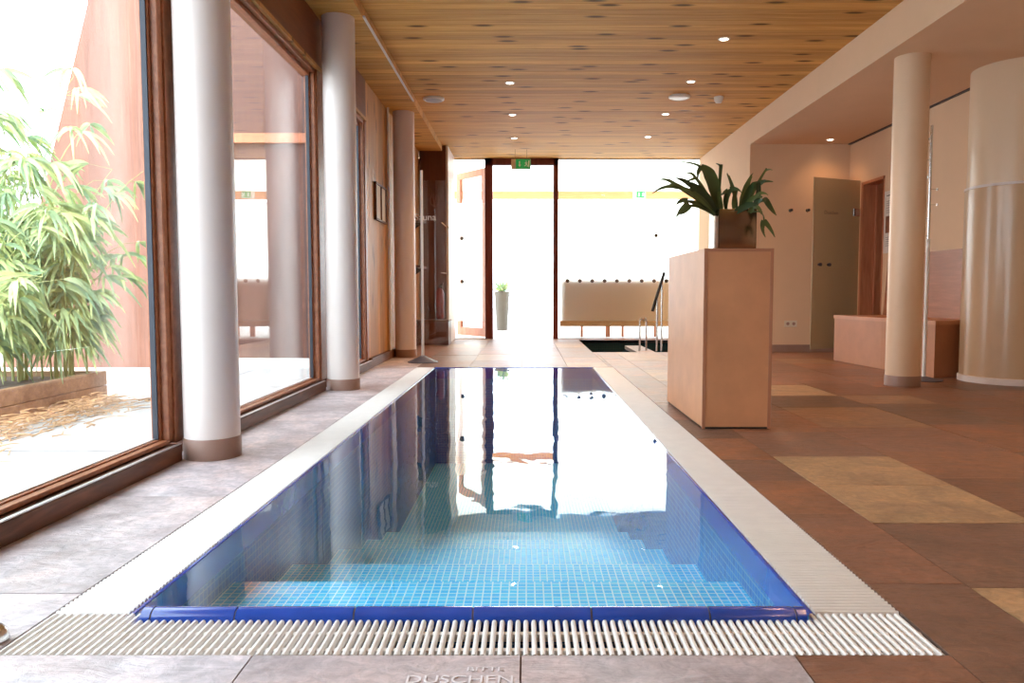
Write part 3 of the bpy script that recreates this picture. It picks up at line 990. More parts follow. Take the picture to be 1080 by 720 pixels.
def strap(bm, layer, pts, widths, cup=0.15, val=0.5, tip_split=None):
    """broad blade along pts (Vectors), width per point, slightly folded; thickness from two skins"""
    pts = [Vector(p) for p in pts]
    n = len(pts)
    L_, C_, R_ = [], [], []
    side0 = None
    for k, p in enumerate(pts):
        tdir = (pts[min(k + 1, n - 1)] - pts[max(k - 1, 0)]).normalized()
        s = tdir.cross(Vector((0.25, -1.0, 0.15)))
        if s.length < 0.1:
            s = Vector((1, 0, 0))
        s.normalize()
        if side0 is not None and s.dot(side0) < 0:
            s = -s
        side0 = s
        nr = s.cross(tdir).normalized()
        w_ = widths[k] / 2
        L_.append(p - s * w_ + nr * w_ * cup); C_.append(p); R_.append(p + s * w_ + nr * w_ * cup)
    fs = []
    for th in (0.0012, -0.0012):
        l = [bm.verts.new(q + Vector((0, th, th))) for q in L_]
        c = [bm.verts.new(q + Vector((0, th, th))) for q in C_]
        r = [bm.verts.new(q + Vector((0, th, th))) for q in R_]
        for k in range(n - 1):
            fs.append(bm.faces.new((l[k], c[k], c[k + 1], l[k + 1])))
            fs.append(bm.faces.new((c[k], r[k], r[k + 1], c[k + 1])))
    for f in fs:
        for lp in f.loops:
            lp[layer] = (val, val, val, 1)

def bez(p0, p1, p2, n=8):
    p0, p1, p2 = Vector(p0), Vector(p1), Vector(p2)
    return [(1 - t) ** 2 * p0 + 2 * t * (1 - t) * p1 + t * t * p2 for t in [i / n for i in range(n + 1)]]

fern = thing('staghorn_fern', 'dark green staghorn fern with forked fronds growing in the metal planter', 'plant', (1.275, 4.73, pz + 0.25))
def P(px, py, y=4.72):     # a point of the plant, laid out in the plane of the pot then given its own depth
    d = y * 0.998
    return Vector(((px - 555) * d / 800, y, 0.8 + (309 - py) * d / 800 * 0.992))
def frond(base, mid, tip, w, wt=0.006, forks=(), shape='strap', val=None, y0=4.72, y1=4.6):
    bm = bmesh.new(); ly = bm.loops.layers.float_color.new('slab')
    v = random.random() if val is None else val
    w *= 0.82
    p0, p1, p2 = P(*base, y0), P(*mid, (y0 + y1) / 2), P(*tip, y1)
    pts = bez(p0, p1, p2, 10)
    if shape == 'strap':
        ws = [w * (0.35 + 0.65 * min(1, i / 4)) * (1 if i < 7 else 1 - (i - 7) / 3 * (1 - wt / w)) for i in range(11)]
    elif shape == 'fan':
        ws = [w * (0.22 + 0.78 * (i / 10) ** 1.1) for i in range(11)]
    else:
        ws = [w * (0.3 + 0.7 * sin(pi * min(1, (i + 0.6) / 10.6))) for i in range(11)]
        ws[-1] = wt
    strap(bm, ly, pts, ws, 0.3, v)
    for (fb, fm, ft, fw) in forks:
        strap(bm, ly, bez(P(*fb, y1), P(*fm, y1), P(*ft, y1 - 0.03), 6), [fw * q for q in (1, .95, .85, .7, .55, .35, .12)], 0.2, v)
    return build('frond', bm, M['fern_leaf'], fern, True)
# px, py coordinates describe the sprawl of the fronds around the pot mouth
frond((755, 226), (752, 185), (737, 176), 0.105, 0.03, [((736, 176), (730, 172), (714, 171), 0.016), ((738, 176), (732, 182), (735, 190), 0.03)], 'strap', 0.45, 4.74, 4.70)
frond((756, 226), (738, 208), (726, 194), 0.105, 0.03, [((727, 196), (720, 190), (711, 188), 0.035), ((733, 199), (726, 200), (720, 203), 0.03)], 'strap', 0.1, 4.70, 4.62)
frond((753, 226), (736, 206), (712, 197), 0.055, 0.02, [((714, 198), (700, 194), (687, 204), 0.026), ((716, 198), (705, 190), (703, 189), 0.02)], 'strap', 0.7, 4.70, 4.58)
frond((752, 227), (738, 214), (722, 212), 0.036, 0.01, [((724, 212), (716, 210), (712, 216), 0.035)], 'strap', 0.55, 4.70, 4.60)
frond((752, 228), (735, 214), (722, 218), 0.020, 0.015, [((726, 216), (718, 218), (712, 229), 0.045), ((726, 217), (722, 224), (716, 226), 0.03)], 'strap', 0.5, 4.68, 4.58)
frond((757, 226), (756, 205), (758, 174), 0.030, 0.026, [((758, 176), (756, 174), (753, 173), 0.014)], 'fan', 0.2, 4.74, 4.72)
frond((761, 226), (757, 214), (756, 202), 0.040, 0.02, (), 'strap', 0.9, 4.70, 4.66)
frond((776, 226), (774, 205), (766, 186), 0.034, 0.016, [((767, 188), (764, 184), (765, 182), 0.014)], 'strap', 0.4, 4.74, 4.70)
frond((765, 226), (760, 206), (770, 200), 0.045, 0.02, [((768, 200), (775, 198), (780, 203), 0.03), ((766, 201), (762, 203), (759, 206), 0.025)], 'strap', 0.3, 4.68, 4.62)
frond((773, 226), (770, 212), (775, 200), 0.035, 0.02, (), 'strap', 0.6, 4.68, 4.66)
frond((778, 226), (780, 205), (790, 186), 0.045, 0.014, [((789, 188), (790, 184), (792, 183), 0.012)], 'strap', 0.95, 4.76, 4.78)
frond((779, 226), (784, 205), (793, 194), 0.050, 0.03, [((792, 196), (800, 194), (805, 190), 0.04), ((800, 192), (806, 191), (813, 192), 0.02)], 'strap', 0.35, 4.72, 4.66)
frond((784, 227), (800, 218), (797, 193), 0.045, 0.03, (), 'strap', 0.05, 4.70, 4.62)
frond((782, 227), (786, 205), (802, 208), 0.030, 0.01, (), 'strap', 0.75, 4.66, 4.58)
frond((786, 226), (798, 206), (808, 214), 0.028, 0.02, [((806, 212), (812, 222), (817, 227), 0.04), ((807, 213), (806, 208), (802, 211), 0.03)], 'strap', 0.25, 4.64, 4.54)
frond((787, 226), (795, 212), (802, 226), 0.045, 0.012, (), 'leaf', 0.8, 4.62, 4.54)
frond((790, 224), (805, 220), (804, 234), 0.012, 0.012, [((804, 233), (800, 240), (806, 250), 0.035), ((804, 233), (811, 240), (816, 250), 0.035)], 'strap', 0.5, 4.62, 4.50)
frond((752, 226), (757, 196), (745, 188), 0.085, 0.03, (), 'strap', 0.85, 4.78, 4.80)
frond((770, 227), (785, 214), (796, 216), 0.05, 0.02, (), 'leaf', 0.1, 4.62, 4.58)

frond((754, 226), (742, 200), (730, 186), 0.030, 0.02, [((731, 187), (728, 182), (722, 183), 0.022), ((732, 188), (727, 190), (723, 191), 0.018)], 'strap', 1.0, 4.72, 4.66)
frond((753, 226), (730, 203), (706, 192), 0.030, 0.016, [((708, 193), (700, 188), (694, 190), 0.020), ((710, 194), (702, 197), (697, 199), 0.018)], 'strap', 0.9, 4.68, 4.56)
frond((783, 226), (792, 200), (806, 178), 0.020, 0.01, [((804, 181), (808, 178), (812, 180), 0.012)], 'strap', 0.7, 4.76, 4.80)
frond((780, 226), (788, 212), (800, 203), 0.026, 0.014, [((799, 204), (804, 203), (808, 206), 0.018)], 'strap', 0.95, 4.64, 4.56)
# ------------------------------------------------------------------ coat stands
def coat_stand(x, y, h, label, pegs, base_r, base_h):
    t = thing('coat_stand', label, 'coat stand', (x, y, 0), None)
    bm = bmesh.new()
    bm_lathe(bm, [(0, 0), (base_r, 0), (base_r, 0.008), (base_r * 0.75, base_h * 0.35), (base_r * 0.4, base_h * 0.7), (0.03, base_h), (0, base_h)], x, y, 40)
    build('base', bm, M['slate_blue'], t, True)
    bm = bmesh.new(); bm_cyl(bm, x, y, base_h - 0.005, h * 0.56, 0.0165, seg=20)
    build('lower_pole', bm, M['white_metal'], t, True)
    bm = bmesh.new(); bm_cyl(bm, x, y, h * 0.56, h, 0.0115 if pegs else 0.0165, seg=20)
    build('upper_pole', bm, M['steel'] if pegs else M['white_metal'], t, True)
    for z, a in pegs:
        bm = bmesh.new()
        dx, dy = cos(a), sin(a)
        bm_tube(bm, [(x, y, z), (x + dx * 0.07, y + dy * 0.07, z)], 0.0035, 8)
        bm_tube(bm, [(x + dx * 0.066, y + dy * 0.066, z), (x + dx * 0.076, y + dy * 0.076, z)], 0.0095, 12)
        build('peg', bm, M['steel'], t, True)
    return t
coat_stand(-1.20, 8.78, 2.20, 'thin pale upright stand on a flared dark foot at the far left pool corner', [], 0.175, 0.075)
coat_stand(3.66, 6.95, 2.31, 'steel coat stand with short pegs between the warm-lit column and the wide pillar',
           [(2.15, 3.0), (2.0, 3.4), (1.84, 3.9), (1.74, 0.1), (1.60, 0.0), (1.48, 1.6), (1.32, 3.2), (2.2, 1.4)], 0.16, 0.035)

# ------------------------------------------------------------------ bench with back panel and poster
t = thing('wall_bench', 'low reddish-brown box bench along the right wall behind the warm-lit column', 'bench', (4.0, 8.0, 0))
bm = bmesh.new()
bm_prism(bm, [(3.68, 9.05), (XR - 0.04, 9.05), (XR - 0.04, 7.3), (3.86, 7.15), (3.75, 8.0)], 2, 0.0, 0.50)
build('box', bm, M['bench'], t)
bm = bmesh.new()
bm_prism(bm, [(3.67, 9.06), (XR - 0.035, 9.06), (XR - 0.035, 7.28), (3.85, 7.13), (3.74, 8.0)], 2, 0.50, 0.54)
build('seat', bm, M['plinth'], t)
bm = bmesh.new()
bm_prism(bm, [(7.1, 0.54), (9.16, 0.54), (9.06, 1.24), (7.1, 1.24)], 0, XR - 0.035, XR - 0.003)
build('back_panel', bm, M['back_panel'], t)

t = thing('info_poster', 'pale printed notice with a brown picture on the wall behind the warm-lit column', 'poster', (XR, 8.8, 1.3))
yA, yB, zA, zB = 8.36, 9.262, 1.28, 2.02
box('sheet', M['paper'], t, (XR - 0.008, XR - 0.001, yA, yB, zA, zB))
box('picture', M['photo_brown'], t, (XR - 0.010, XR - 0.006, 8.50, yB - 0.05, 1.52, 1.72))
bm = bmesh.new()
for k, z in enumerate([1.97, 1.90, 1.875, 1.85, 1.82, 1.79, 1.765, 1.47, 1.445, 1.42, 1.395, 1.37]):
    bm_box(bm, XR - 0.0095, XR - 0.006, 8.45 + 0.05 * (k % 3), yB - 0.06, z - (0.012 if k == 0 else 0.005), z)
build('print_lines', bm, M['ink'], t)

# ------------------------------------------------------------------ glass door swung open at the far right
t = thing('glass_door', 'greenish frosted glass door swung open beside the far right doorway', 'door', (4.30, 9.95, 0))
P0 = Vector((3.60, 9.60, 0)); P1 = Vector((4.325, 9.93, 0))
dv = (P1 - P0); Ld = dv.length; A = atan2(dv.y, dv.x)
TM = Matrix.Translation(P0) @ Matrix.Rotation(A, 4, 'Z')
bm = bmesh.new(); bm_box(bm, 0, Ld - 0.0, -0.005, 0.005, 0.09, 2.25, bevel=0.0015); bm.transform(TM)
build('glass_leaf', bm, M['door_glass'], t)
for u in (0.10, 0.255):
    bm = bmesh.new()
    for sgn in (-1, 1):
        bm_tube(bm, [(u, sgn * 0.005, 1.16), (u, sgn * 0.03, 1.16)], 0.011, 14)
        bm_tube(bm, [(u, sgn * 0.03, 1.16), (u, sgn * 0.05, 1.16)], 0.022, 18)
    bm.transform(TM)
    build('door_knob', bm, M['dark_metal'], t, True)
for z in (1.84, 0.45):
    bm = bmesh.new()
    bm_box(bm, Ld - 0.12, Ld - 0.005, -0.016, 0.016, z - 0.05, z + 0.05, bevel=0.004); bm.transform(TM)
    build('hinge', bm, M['steel'], t)
tx = text('lettering', 'Duschen', 0.068, M['ink'], t, TM @ Vector((0.18, -0.0062, 1.80)), (pi / 2, 0, A), 'LEFT', 1.0, 0.9, 0.0004)

for i, (x, lab) in enumerate(((3.58 - 0.0, 'left one of the two small wall hooks on the short cream wall'), (3.83, 'right one of the two small wall hooks, next to the glass door'))):
    x = ((833 if i == 0 else 851) - 555) * 10.22 / 800
    z = 0.8 + (309 - 222) * 10.2 / 800
    h = thing('wall_hook', lab, 'hook', (x, 10.30, z), 'hooks on the short wall')
    bm = bmesh.new()
    bm_tube(bm, [(x, 10.30, z), (x, 10.292, z)], 0.022, 20)
    build('plate', bm, M['steel'], h, True)
    bm = bmesh.new()
    bm_tube(bm, [(x, 10.292, z), (x, 10.25, z)], 0.008, 12)
    bm_tube(bm, [(x, 10.25, z), (x, 10.235, z)], 0.019, 18)
    build('knob', bm, M['dark_metal'], h, True)
z = 0.8 + (309 - 341.5) * 10.2 / 800; x = (836 - 555) * 10.22 / 800
s = thing('wall_socket', 'double cream wall socket low on the short wall behind the plinth', 'socket', (x, 10.30, z))
box('cover_plate', M['sign_case'], s, (x - 0.085, x + 0.085, 10.288, 10.30, z - 0.043, z + 0.043), 0.003)
for dx in (-0.04, 0.04):
    bm = bmesh.new(); bm_tube(bm, [(x + dx, 10.289, z), (x + dx, 10.284, z)], 0.022, 20)
    build('outlet', bm, M['ring'], s, True)

# ------------------------------------------------------------------ things around the sauna corner
t = thing('tall_cabinet', 'tall dark reddish-brown wooden cabinet reaching the ceiling beside the far door', 'cabinet', (-1.45, 12.3, 0))
box('body', M['panel_dark'], t, (-1.68, -1.27, 12.12, 13.2, 0.0, ZS + 0.09), 0.004)
box('side_edge', M['column'], t, (-1.27, -1.235, 12.14, 13.2, 0.0, ZS + 0.09), 0.002)
t = thing('low_chest', 'low dark wooden chest at the foot of the tall cabinet', 'chest', (-1.45, 11.9, 0))
box('body', M['panel_dark'], t, (-1.69, -1.20, 11.70, 12.10, 0.0, 0.36), 0.006)
box('lid', M['base_wood'], t, (-1.695, -1.19, 11.69, 12.11, 0.36, 0.385), 0.004)
t = thing('fire_extinguisher', 'dark red fire extinguisher standing on the low chest before the tall cabinet', 'fire extinguisher', (-1.37, 12.045, 0.45))
bm = bmesh.new(); bm_lathe(bm, [(0, .386), (.06, .386), (.07, .41), (.07, .80), (.055, .85), (.025, .88), (0, .88)], -1.37, 12.045, 28)
build('cylinder', bm, M['red_paint'], t, True)
bm = bmesh.new(); bm_tube(bm, [(-1.37, 12.045, .88), (-1.37, 12.045, .93)], 0.018, 12); bm_tube(bm, [(-1.37, 12.045, .92), (-1.31, 12.0, .95)], 0.008, 8)
build('valve', bm, M['black'], t, True)
bm = bmesh.new(); bm_tube(bm, bez((-1.35, 12.0, .91), (-1.25, 11.98, .85), (-1.295, 11.99, .55), 8), 0.008, 8)
build('hose', bm, M['black'], t, True)

# glass sauna door standing open
t = thing('glass_door', 'clear glass door with white sauna lettering in front of the dark cabinet', 'door', (-1.66, 10.17, 0))
box('glass_leaf', M['glass'], t, (-1.64, -0.985, 10.16, 10.17, 0.02, 2.29), 0.0015)
text('lettering', 'Sauna', 0.125, M['white_print'], t, (-1.485, 10.156, 1.765), (pi / 2, 0, 0), 'LEFT', 1.0, 1.0, 0.0004, 0.0012)
bm = bmesh.new()
for mir in (1, -1):
    c0 = Vector((-1.215, 10.156, 1.94))
    pts = [c0 + Vector((mir * q[0], 0, q[1])) for q in ((0.004, 0), (0.05, 0.04), (0.062, 0.09), (0.045, 0.14), (0.012, 0.17), (0.02, 0.12), (0.008, 0.07), (0.004, 0.0))]
    bm_tube(bm, pts, 0.0028, 6)
build('flame_mark', bm, M['dull_print'], t, True)
bm = bmesh.new()
bm_tube(bm, [(-1.12, 10.15, 1.735), (-1.03, 10.13, 1.655)], 0.011, 10)
build('towel_bar', bm, M['steel'], t, True)
bm = bmesh.new()
bm_tube(bm, [(-1.13, 10.15, 1.07), (-1.04, 10.13, 1.06)], 0.011, 10)
build('towel_bar', bm, M['steel'], t, True)

# small rack on the timber wall
for z, lab in ((1.86, 'upper thin dark shelf on the timber wall behind the shaded column'), (1.17, 'lower thin dark shelf on the timber wall behind the shaded column')):
    t = thing('wall_shelf', lab, 'shelf', (-1.62, 11.3, z), 'shelves on the timber wall')
    box('board', M['panel_dark'], t, (-1.695, -1.52, 10.9, 11.65, z, z + 0.03), 0.003)
    for y in (11.0, 11.55):
        bm = bmesh.new(); bm_prism(bm, [(-1.695, z), (-1.55, z), (-1.695, z - 0.10)], 1, y, y + 0.012)
        build('bracket', bm, M['dark_metal'], t)
t = thing('picture_frame', 'small dark framed picture above the lower shelf on the timber wall', 'picture', (-1.69, 11.3, 1.35))
box('frame', M['panel_dark'], t, (-1.695, -1.665, 11.1, 11.5, 1.32, 1.66), 0.003)
box('print', M['paper'], t, (-1.667, -1.662, 11.14, 11.46, 1.37, 1.61))

# notice case on the timber wall between third window and shaded column
t = thing('notice_frame', 'narrow framed double notice on the timber wall beyond the windows', 'picture', (-1.69, 8.9, 1.6))
za, zb_ = 1.62, 2.04
bm = bmesh.new()
for d in ((8.52, 8.545), (9.135, 9.16), (8.835, 8.85)):
    bm_box(bm, -1.695, -1.665, d[0], d[1], za, zb_)
bm_box(bm, -1.695, -1.665, 8.52, 9.16, za, za + 0.02); bm_box(bm, -1.695, -1.665, 8.52, 9.16, zb_ - 0.02, zb_)
build('frame', bm, M['base_wood'], t)
box('sheet', M['paper'], t, (-1.69, -1.68, 8.545, 8.835, za + 0.02, zb_ - 0.02))
box('sheet', M['paper'], t, (-1.69, -1.68, 8.85, 9.135, za + 0.02, zb_ - 0.02))
# pale pipe in front of the timber wall
bm = bmesh.new(); bm_cyl(bm, -1.668, 9.30, 0.0, ZS, 0.014, seg=16)
t = tag(build('service_pipe', bm, M['white_metal'], None, True, base=(-1.668, 9.30, 0)), 'thin pale vertical pipe just left of the shaded column', 'pipe')

# ------------------------------------------------------------------ exit signs
def exit_sign(x, y, z, w, h, label):
    t = thing('exit_sign', label, 'exit sign', (x, y, z), 'green exit signs')
    box('case', M['sign_case'], t, (x - w / 2, x + w / 2, y, y + 0.07, z, z + h), 0.004)
    gx0 = x - w / 2 + w * 0.24
    box('green_panel', M['sign_green'], t, (gx0, x + w / 2 - 0.004, y - 0.004, y, z + 0.006, z + h - 0.006))
    W = x + w / 2 - gx0
    bm = bmesh.new()
    yy0, yy1 = y - 0.008, y - 0.004
    # arrow pointing down
    ax = gx0 + W * 0.25; s = h / 0.155
    bm_prism(bm, [(ax - .008 * s, z + .12 * s), (ax + .008 * s, z + .12 * s), (ax + .008 * s, z + .065 * s), (ax + .022 * s, z + .065 * s), (ax, z + .03 * s), (ax - .022 * s, z + .065 * s), (ax - .008 * s, z + .065 * s)], 1, yy0, yy1)
    build('arrow', bm, M['sign_white'], t)
    bm = bmesh.new()
    fx_ = gx0 + W * 0.72
    bm_box(bm, fx_ + .025 * s, fx_ + .045 * s, yy0, yy1, z + .025 * s, z + .13 * s)        # doorway
    build('doorway_mark', bm, M['sign_white'], t)
    bm = bmesh.new()
    def limb(a, b, r):
        bm_tube(bm, [(fx_ + a[0] * s, yy0 + .002, z + a[1] * s), (fx_ + b[0] * s, yy0 + .002, z + b[1] * s)], r * s, 8)
    limb((-.006, .112), (-.004, .122), .009)
    limb((-.008, .100), (-.002, .068), .009)
    limb((-.002, .070), (.016, .055), .006); limb((.016, .055), (.010, .030), .006)
    limb((-.002, .070), (-.018, .050), .006); limb((-.018, .050), (-.036, .046), .006)
    limb((-.008, .098), (.014, .088), .005); limb((-.010, .098), (-.030, .086), .005)
    build('running_figure', bm, M['sign_white'], t)
    for dx in (-w * 0.3, w * 0.3):
        bm = bmesh.new(); bm_tube(bm, [(x + dx, y + 0.035, z + h), (x + dx, y + 0.035, ZC + 0.005)], 0.006, 8)
        build('hanger', bm, M['steel'], t, True)
    return t
exit_sign(-0.085, 12.4, 2.80, 0.315, 0.16, 'green exit sign hanging in front of the far door head')
exit_sign(2.43, 16.4, 2.83, 0.27, 0.15, 'green exit sign beyond the frosted glass, left of the fern')

# ------------------------------------------------------------------ ceiling fittings
def downlight(x, y, zc, label, power, group):
    t = thing('downlight', label, 'downlight', (x, y, zc), group)
    bm = bmesh.new(); bm_lathe(bm, [(0.036, zc - 0.001), (0.038, zc - 0.006), (0.052, zc - 0.006), (0.055, zc), (0.036, zc)], x, y, 28)
    build('trim_ring', bm, M['lamp_ring'], t, True)
    bm = bmesh.new(); bm_cyl(bm, x, y, zc - 0.004, zc - 0.001, 0.037, seg=28)
    build('lens', bm, M['lamp_lit'], t)
    ld = bpy.data.lights.new('downlight_beam', 'SPOT')
    ld.energy = power; ld.color = WARM; ld.spot_size = radians(125); ld.spot_blend = 0.9; ld.shadow_soft_size = 0.05
    lo = bpy.data.objects.new('downlight_beam', ld); COL.objects.link(lo)
    lo.parent = t; lo.location = (0, 0, -0.015)
    return t
rowsA = [(8.55, 'nearest'), (10.05, 'middle'), (11.55, 'farthest')]
for y, q in rowsA:
    downlight(-0.18, y, ZC, '%s of the three small lit downlights above the pool centre line' % q, LAMP_POWER, 'downlights over the pool')
rowsB = [(7.10, 'nearest visible'), (8.50, 'second visible'), (10.02, 'third visible'), (11.45, 'farthest')]
for y, q in rowsB:
    downlight(1.81, y, ZC, '%s small lit downlight in the right row of the wooden ceiling' % q, LAMP_POWER, 'downlights over the walkway')
for k, y in enumerate((5.6, 4.1, 2.6, 1.1, -0.4, -1.9)):  # row carried on out of view to add warm fill
    downlight(1.81, y, ZC, 'unseen fill downlight added to the right ceiling row, above the picture edge', LAMP_POWER * 0.3, 'added fill downlights above the picture edge')
downlight(3.95, 10.0, ZL, 'single small downlight in the low white ceiling near the glass door', LAMP_POWER * 0.15, None)
for k, y in enumerate((4.3, 2.4, 0.5, -1.6)):  # unseen lamps added as warm fill for the right side
    downlight(3.75, y, ZL, 'unseen fill downlight added in the low white ceiling over the bench side', LAMP_POWER * 0.35, 'added fill downlights in the low ceiling')

def round_fitting(name, x, y, r, depth, label, cat, mat):
    t = thing(name, label, cat, (x, y, ZC))
    bm = bmesh.new(); bm_lathe(bm, [(0, ZC), (r, ZC), (r, ZC - depth * 0.6), (r * 0.86, ZC - depth), (r * 0.80, ZC - depth * 0.9), (r * 0.78, ZC - depth * 0.8), (0, ZC - depth * 0.8)], x, y, 40)
    build('rim', bm, M['lamp_ring'], t, True)
    bm = bmesh.new(); bm_lathe(bm, [(0, ZC - depth * 0.95), (r * 0.6, ZC - depth * 0.9), (r * 0.77, ZC - depth * 0.8), (0, ZC - depth * 0.8)], x, y, 40)
    build('grille', bm, mat, t, True)
    return t
round_fitting('ceiling_speaker', -1.105, 9.22, 0.125, 0.03, 'large round grey ceiling speaker near the left soffit edge', 'speaker', M['speaker'])
round_fitting('ceiling_speaker', 1.81, 9.12, 0.125, 0.03, 'large round pale ceiling speaker in the right row of downlights', 'speaker', M['lamp_ring'])
t = thing('smoke_detector', 'white domed smoke detector right of the pale ceiling speaker', 'smoke detector', (2.28, 9.15, ZC))
bm = bmesh.new(); bm_lathe(bm, [(0, ZC), (0.055, ZC), (0.055, ZC - 0.02), (0, ZC - 0.02)], 2.28, 9.15, 28)
build('mount', bm, M['lamp_ring'], t, True)
bm = bmesh.new(); bm_lathe(bm, [(0.050, ZC - 0.02), (0.048, ZC - 0.045), (0.034, ZC - 0.07), (0, ZC - 0.078)], 2.28, 9.15, 28)
build('dome', bm, M['lamp_ring'], t, True)

# ------------------------------------------------------------------ beyond the far glass
t = thing('wooden_balustrade', 'long tan wooden panel on short legs behind the frosted glass', 'balustrade', (1.9, 14.0, 0))
box('panel', M['tan_wood'], t, (0.62, 3.2, 13.92, 13.98, 0.19, 1.06), 0.004)
for x in (1.0, 1.46, 1.50, 1.75, 2.35, 2.9):
    bm = bmesh.new(); bm_box(bm, x, x + 0.045, 13.93, 13.975, 0.0, 0.19)
    build('leg', bm, M['leaf_wood'], t)
t = thing('tall_plant_pot', 'tall tapered grey-brown pot with small plant outside the far door', 'plant pot', (-0.52, 16.3, 0))
bm = bmesh.new(); bm_lathe(bm, [(0, 0), (0.115, 0), (0.165, 0.84), (0.15, 0.84), (0.14, 0.78), (0, 0.78)], -0.52, 16.3, 36)
build('pot', bm, M['pot_grey'], t, True)
bm = bmesh.new(); ly = bm.loops.layers.float_color.new('slab')
for k in range(26):
    a = random.uniform(0, 2 * pi); r = random.uniform(0.08, 0.2); h = random.uniform(0.0, 0.22)
    strap(bm, ly, bez((-0.52, 16.3, 0.78), (-0.52 + r * .5 * cos(a), 16.3 + r * .5 * sin(a), 0.9 + h), (-0.52 + r * cos(a), 16.3 + r * sin(a), 0.84 + h), 5), [.01, .04, .05, .045, .03, .004], 0.2, random.random())
build('foliage', bm, M['bamboo_leaf'], t, True)

# ------------------------------------------------------------------ courtyard outside the windows
sbox('floor_patio', M['patio'], (-30, -1.86, -12, 8.6, -0.12, -0.02))
bm = bmesh.new()
for y in (3.9, 5.4, 6.6):
    bm_box(bm, -12, -1.9, y, y + 0.008, -0.03, -0.0185)
for x in (-2.9, -3.9):
    bm_box(bm, x, x + 0.008, -5, 8.0, -0.03, -0.0185)
struct('floor_patio_joints', bm, M['pot_grey'])
# neighbouring timber wall with slanting edge
bm = bmesh.new()
bm_prism(bm, [(-5.80, -0.02), (-3.55, -0.02), (-3.55, 4.6), (-5.1, 4.6), (-5.14, 4.35), (-4.70, 3.92)], 1, 8.35, 8.6)
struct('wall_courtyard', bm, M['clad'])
sbox('wall_courtyard', M['clad_shaded'], (-3.55, -1.88, 8.35, 8.6, -0.02, 4.6))
sbox('trim_13', M['kerb'], (-3.9, -1.9, 8.24, 8.349, -0.02, 0.085), 0.005)
bm = bmesh.new()
bm_box(bm, -3.3, -3.2, 8.30, 8.35, 0.08, 2.5); bm_box(bm, -2.3, -2.2, 8.30, 8.35, 0.08, 2.5); bm_box(bm, -3.3, -2.2, 8.30, 8.35, 2.42, 2.52)
struct('trim_14', bm, M['leaf_wood'])

t = thing('raised_planter', 'low board-sided raised planting bed in the courtyard under the bamboo', 'planter', (-4.4, 4.4, 0))
bm = bmesh.new()
for z0, z1 in ((-0.02, 0.09), (0.094, 0.20)):
    bm_box(bm, -3.30, -3.25, 2.4, 5.85, z0, z1, bevel=0.003)
    bm_box(bm, -5.6, -3.30, 5.80, 5.85, z0, z1, bevel=0.003)
    bm_box(bm, -5.6, -3.30, 2.4, 2.45, z0, z1, bevel=0.003)
    bm_box(bm, -5.65, -5.6, 2.4, 5.85, z0, z1, bevel=0.003)
build('boards', bm, M['planter_wood'], t)
bm = bmesh.new(); bm_box(bm, -5.6, -3.30, 2.45, 5.80, -0.02, 0.16)
build('soil', bm, M['soil'], t)

# straw on the paving
bm = bmesh.new()
for k in range(900):
    x = -3.22 + abs(random.gauss(0, 0.22))
    y = random.uniform(2.6, 5.75)
    a = random.uniform(0, pi); L = random.uniform(0.08, 0.26)
    z = -0.012 + random.random() * 0.07 * max(0.1, 1 - (x + 3.22) / 0.4)
    v = Vector((cos(a) * 0.45, sin(a), random.uniform(-0.08, 0.08))) * L / 2
    if x - abs(v.x) < -3.245:
        x = -3.24 + abs(v.x)
    c = Vector((x, y, max(z, -0.012 + abs(v.z))))
    bm_tube(bm, [c - v, c + Vector((0, 0, 0.006)), c + v], random.uniform(0.003, 0.008), 5, 0.0015)
o = tag(build('straw_mulch', bm, M['straw'], None, True, base=(-3.0, 4.4, -0.02)), 'dry straw litter scattered on the paving before the raised bed', 'straw')
o['kind'] = 'stuff'

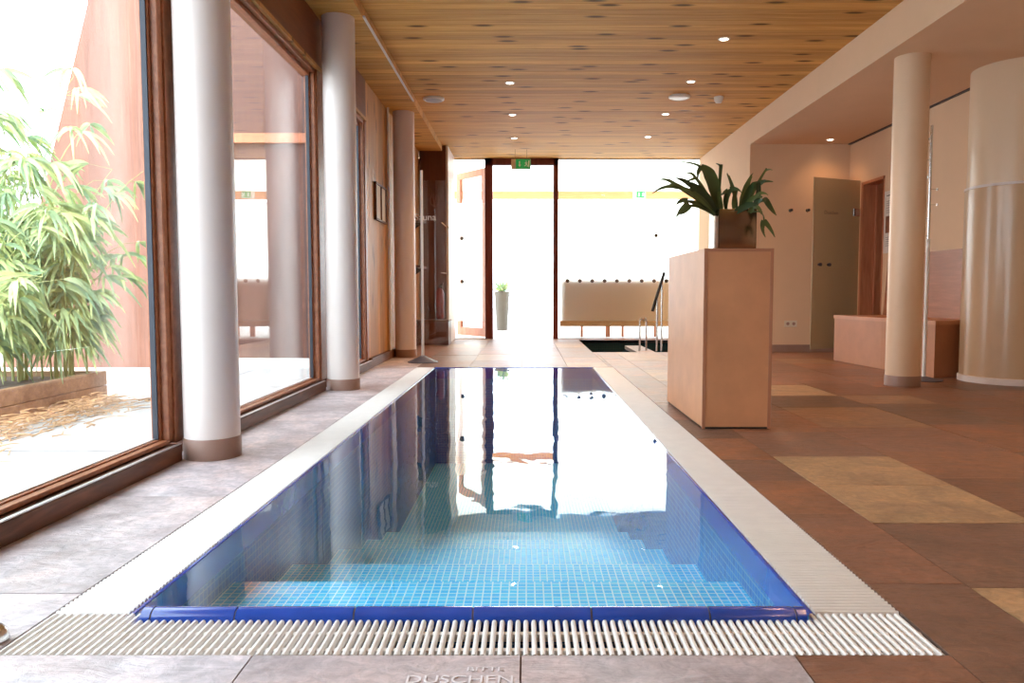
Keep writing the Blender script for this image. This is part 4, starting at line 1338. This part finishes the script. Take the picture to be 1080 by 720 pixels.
def bamboo(x, y, h, n_stem, n_leaf, label, spread=0.6, seed=1):
    rg = random.Random(seed)
    t = thing('bamboo_plant', label, 'bamboo', (x, y, 0.16), 'bamboo in the courtyard bed')
    bs = bmesh.new(); bl = bmesh.new(); ly = bl.loops.layers.float_color.new('slab')
    stems = []
    for k in range(n_stem):
        a = rg.uniform(0, 2 * pi); r = rg.uniform(0, 0.15)
        hh = h * rg.uniform(0.55, 1.0); lean = rg.uniform(0.1, 1.0) * spread; b = rg.uniform(0, 2 * pi)
        p0 = Vector((x + r * cos(a), y + r * sin(a), 0.16))
        p1 = p0 + Vector((0, 0, hh * 0.75))
        p2 = p0 + Vector((lean * cos(b), lean * sin(b) * 0.7, hh))
        pts = bez(p0, p1, p2, 10)
        bm_tube(bs, pts, 0.008, 6, 0.002)
        stems.append(pts)
    for k in range(n_leaf // 4):
        pts = rg.choice(stems)
        i = rg.randint(2, 10)
        c = pts[i]
        b = rg.uniform(0, 2 * pi)
        tw = c + Vector((cos(b), sin(b), 0.15)) * rg.uniform(0.04, 0.22)
        bm_tube(bs, [c, tw], 0.0025, 4, 0.001)
        for q in range(5):
            aa = b + rg.uniform(-1.1, 1.1)
            L = rg.uniform(0.15, 0.28)
            up = rg.uniform(-0.3, 0.35); dr = rg.uniform(0.3, 1.1)
            m = tw + Vector((cos(aa), sin(aa), up)) * L * 0.5
            e = tw + Vector((cos(aa) * 0.9, sin(aa) * 0.9, up - dr)) * L
            wv = rg.uniform(0.017, 0.031)
            pp = bez(tw, m, e, 5)
            strap(bl, ly, pp, [wv * f for f in (.25, .9, 1, .85, .5, .06)], 0.25, rg.random())
    build('stems', bs, M['bamboo_stem'], t, True)
    build('foliage', bl, M['bamboo_leaf'], t, True)
bamboo(-3.42, 5.60, 1.60, 15, 760, 'bushy bamboo nearest the column reflection, drooping over the planter corner', 0.75, 11)
bamboo(-3.60, 4.85, 1.25, 14, 620, 'full light green bamboo in the middle of the raised bed', 0.6, 12)
bamboo(-3.70, 5.55, 2.30, 12, 560, 'tall airy bamboo with the highest arching stems in the bed', 0.75, 13)
bamboo(-3.70, 4.25, 1.10, 12, 560, 'low dense bamboo at the left picture edge', 0.5, 14)
bamboo(-4.35, 5.20, 1.85, 10, 480, 'taller leafy bamboo behind the middle one, farther from the window', 0.6, 15)

for o in bpy.data.objects:
    if '_base' in o:
        del o['_base']
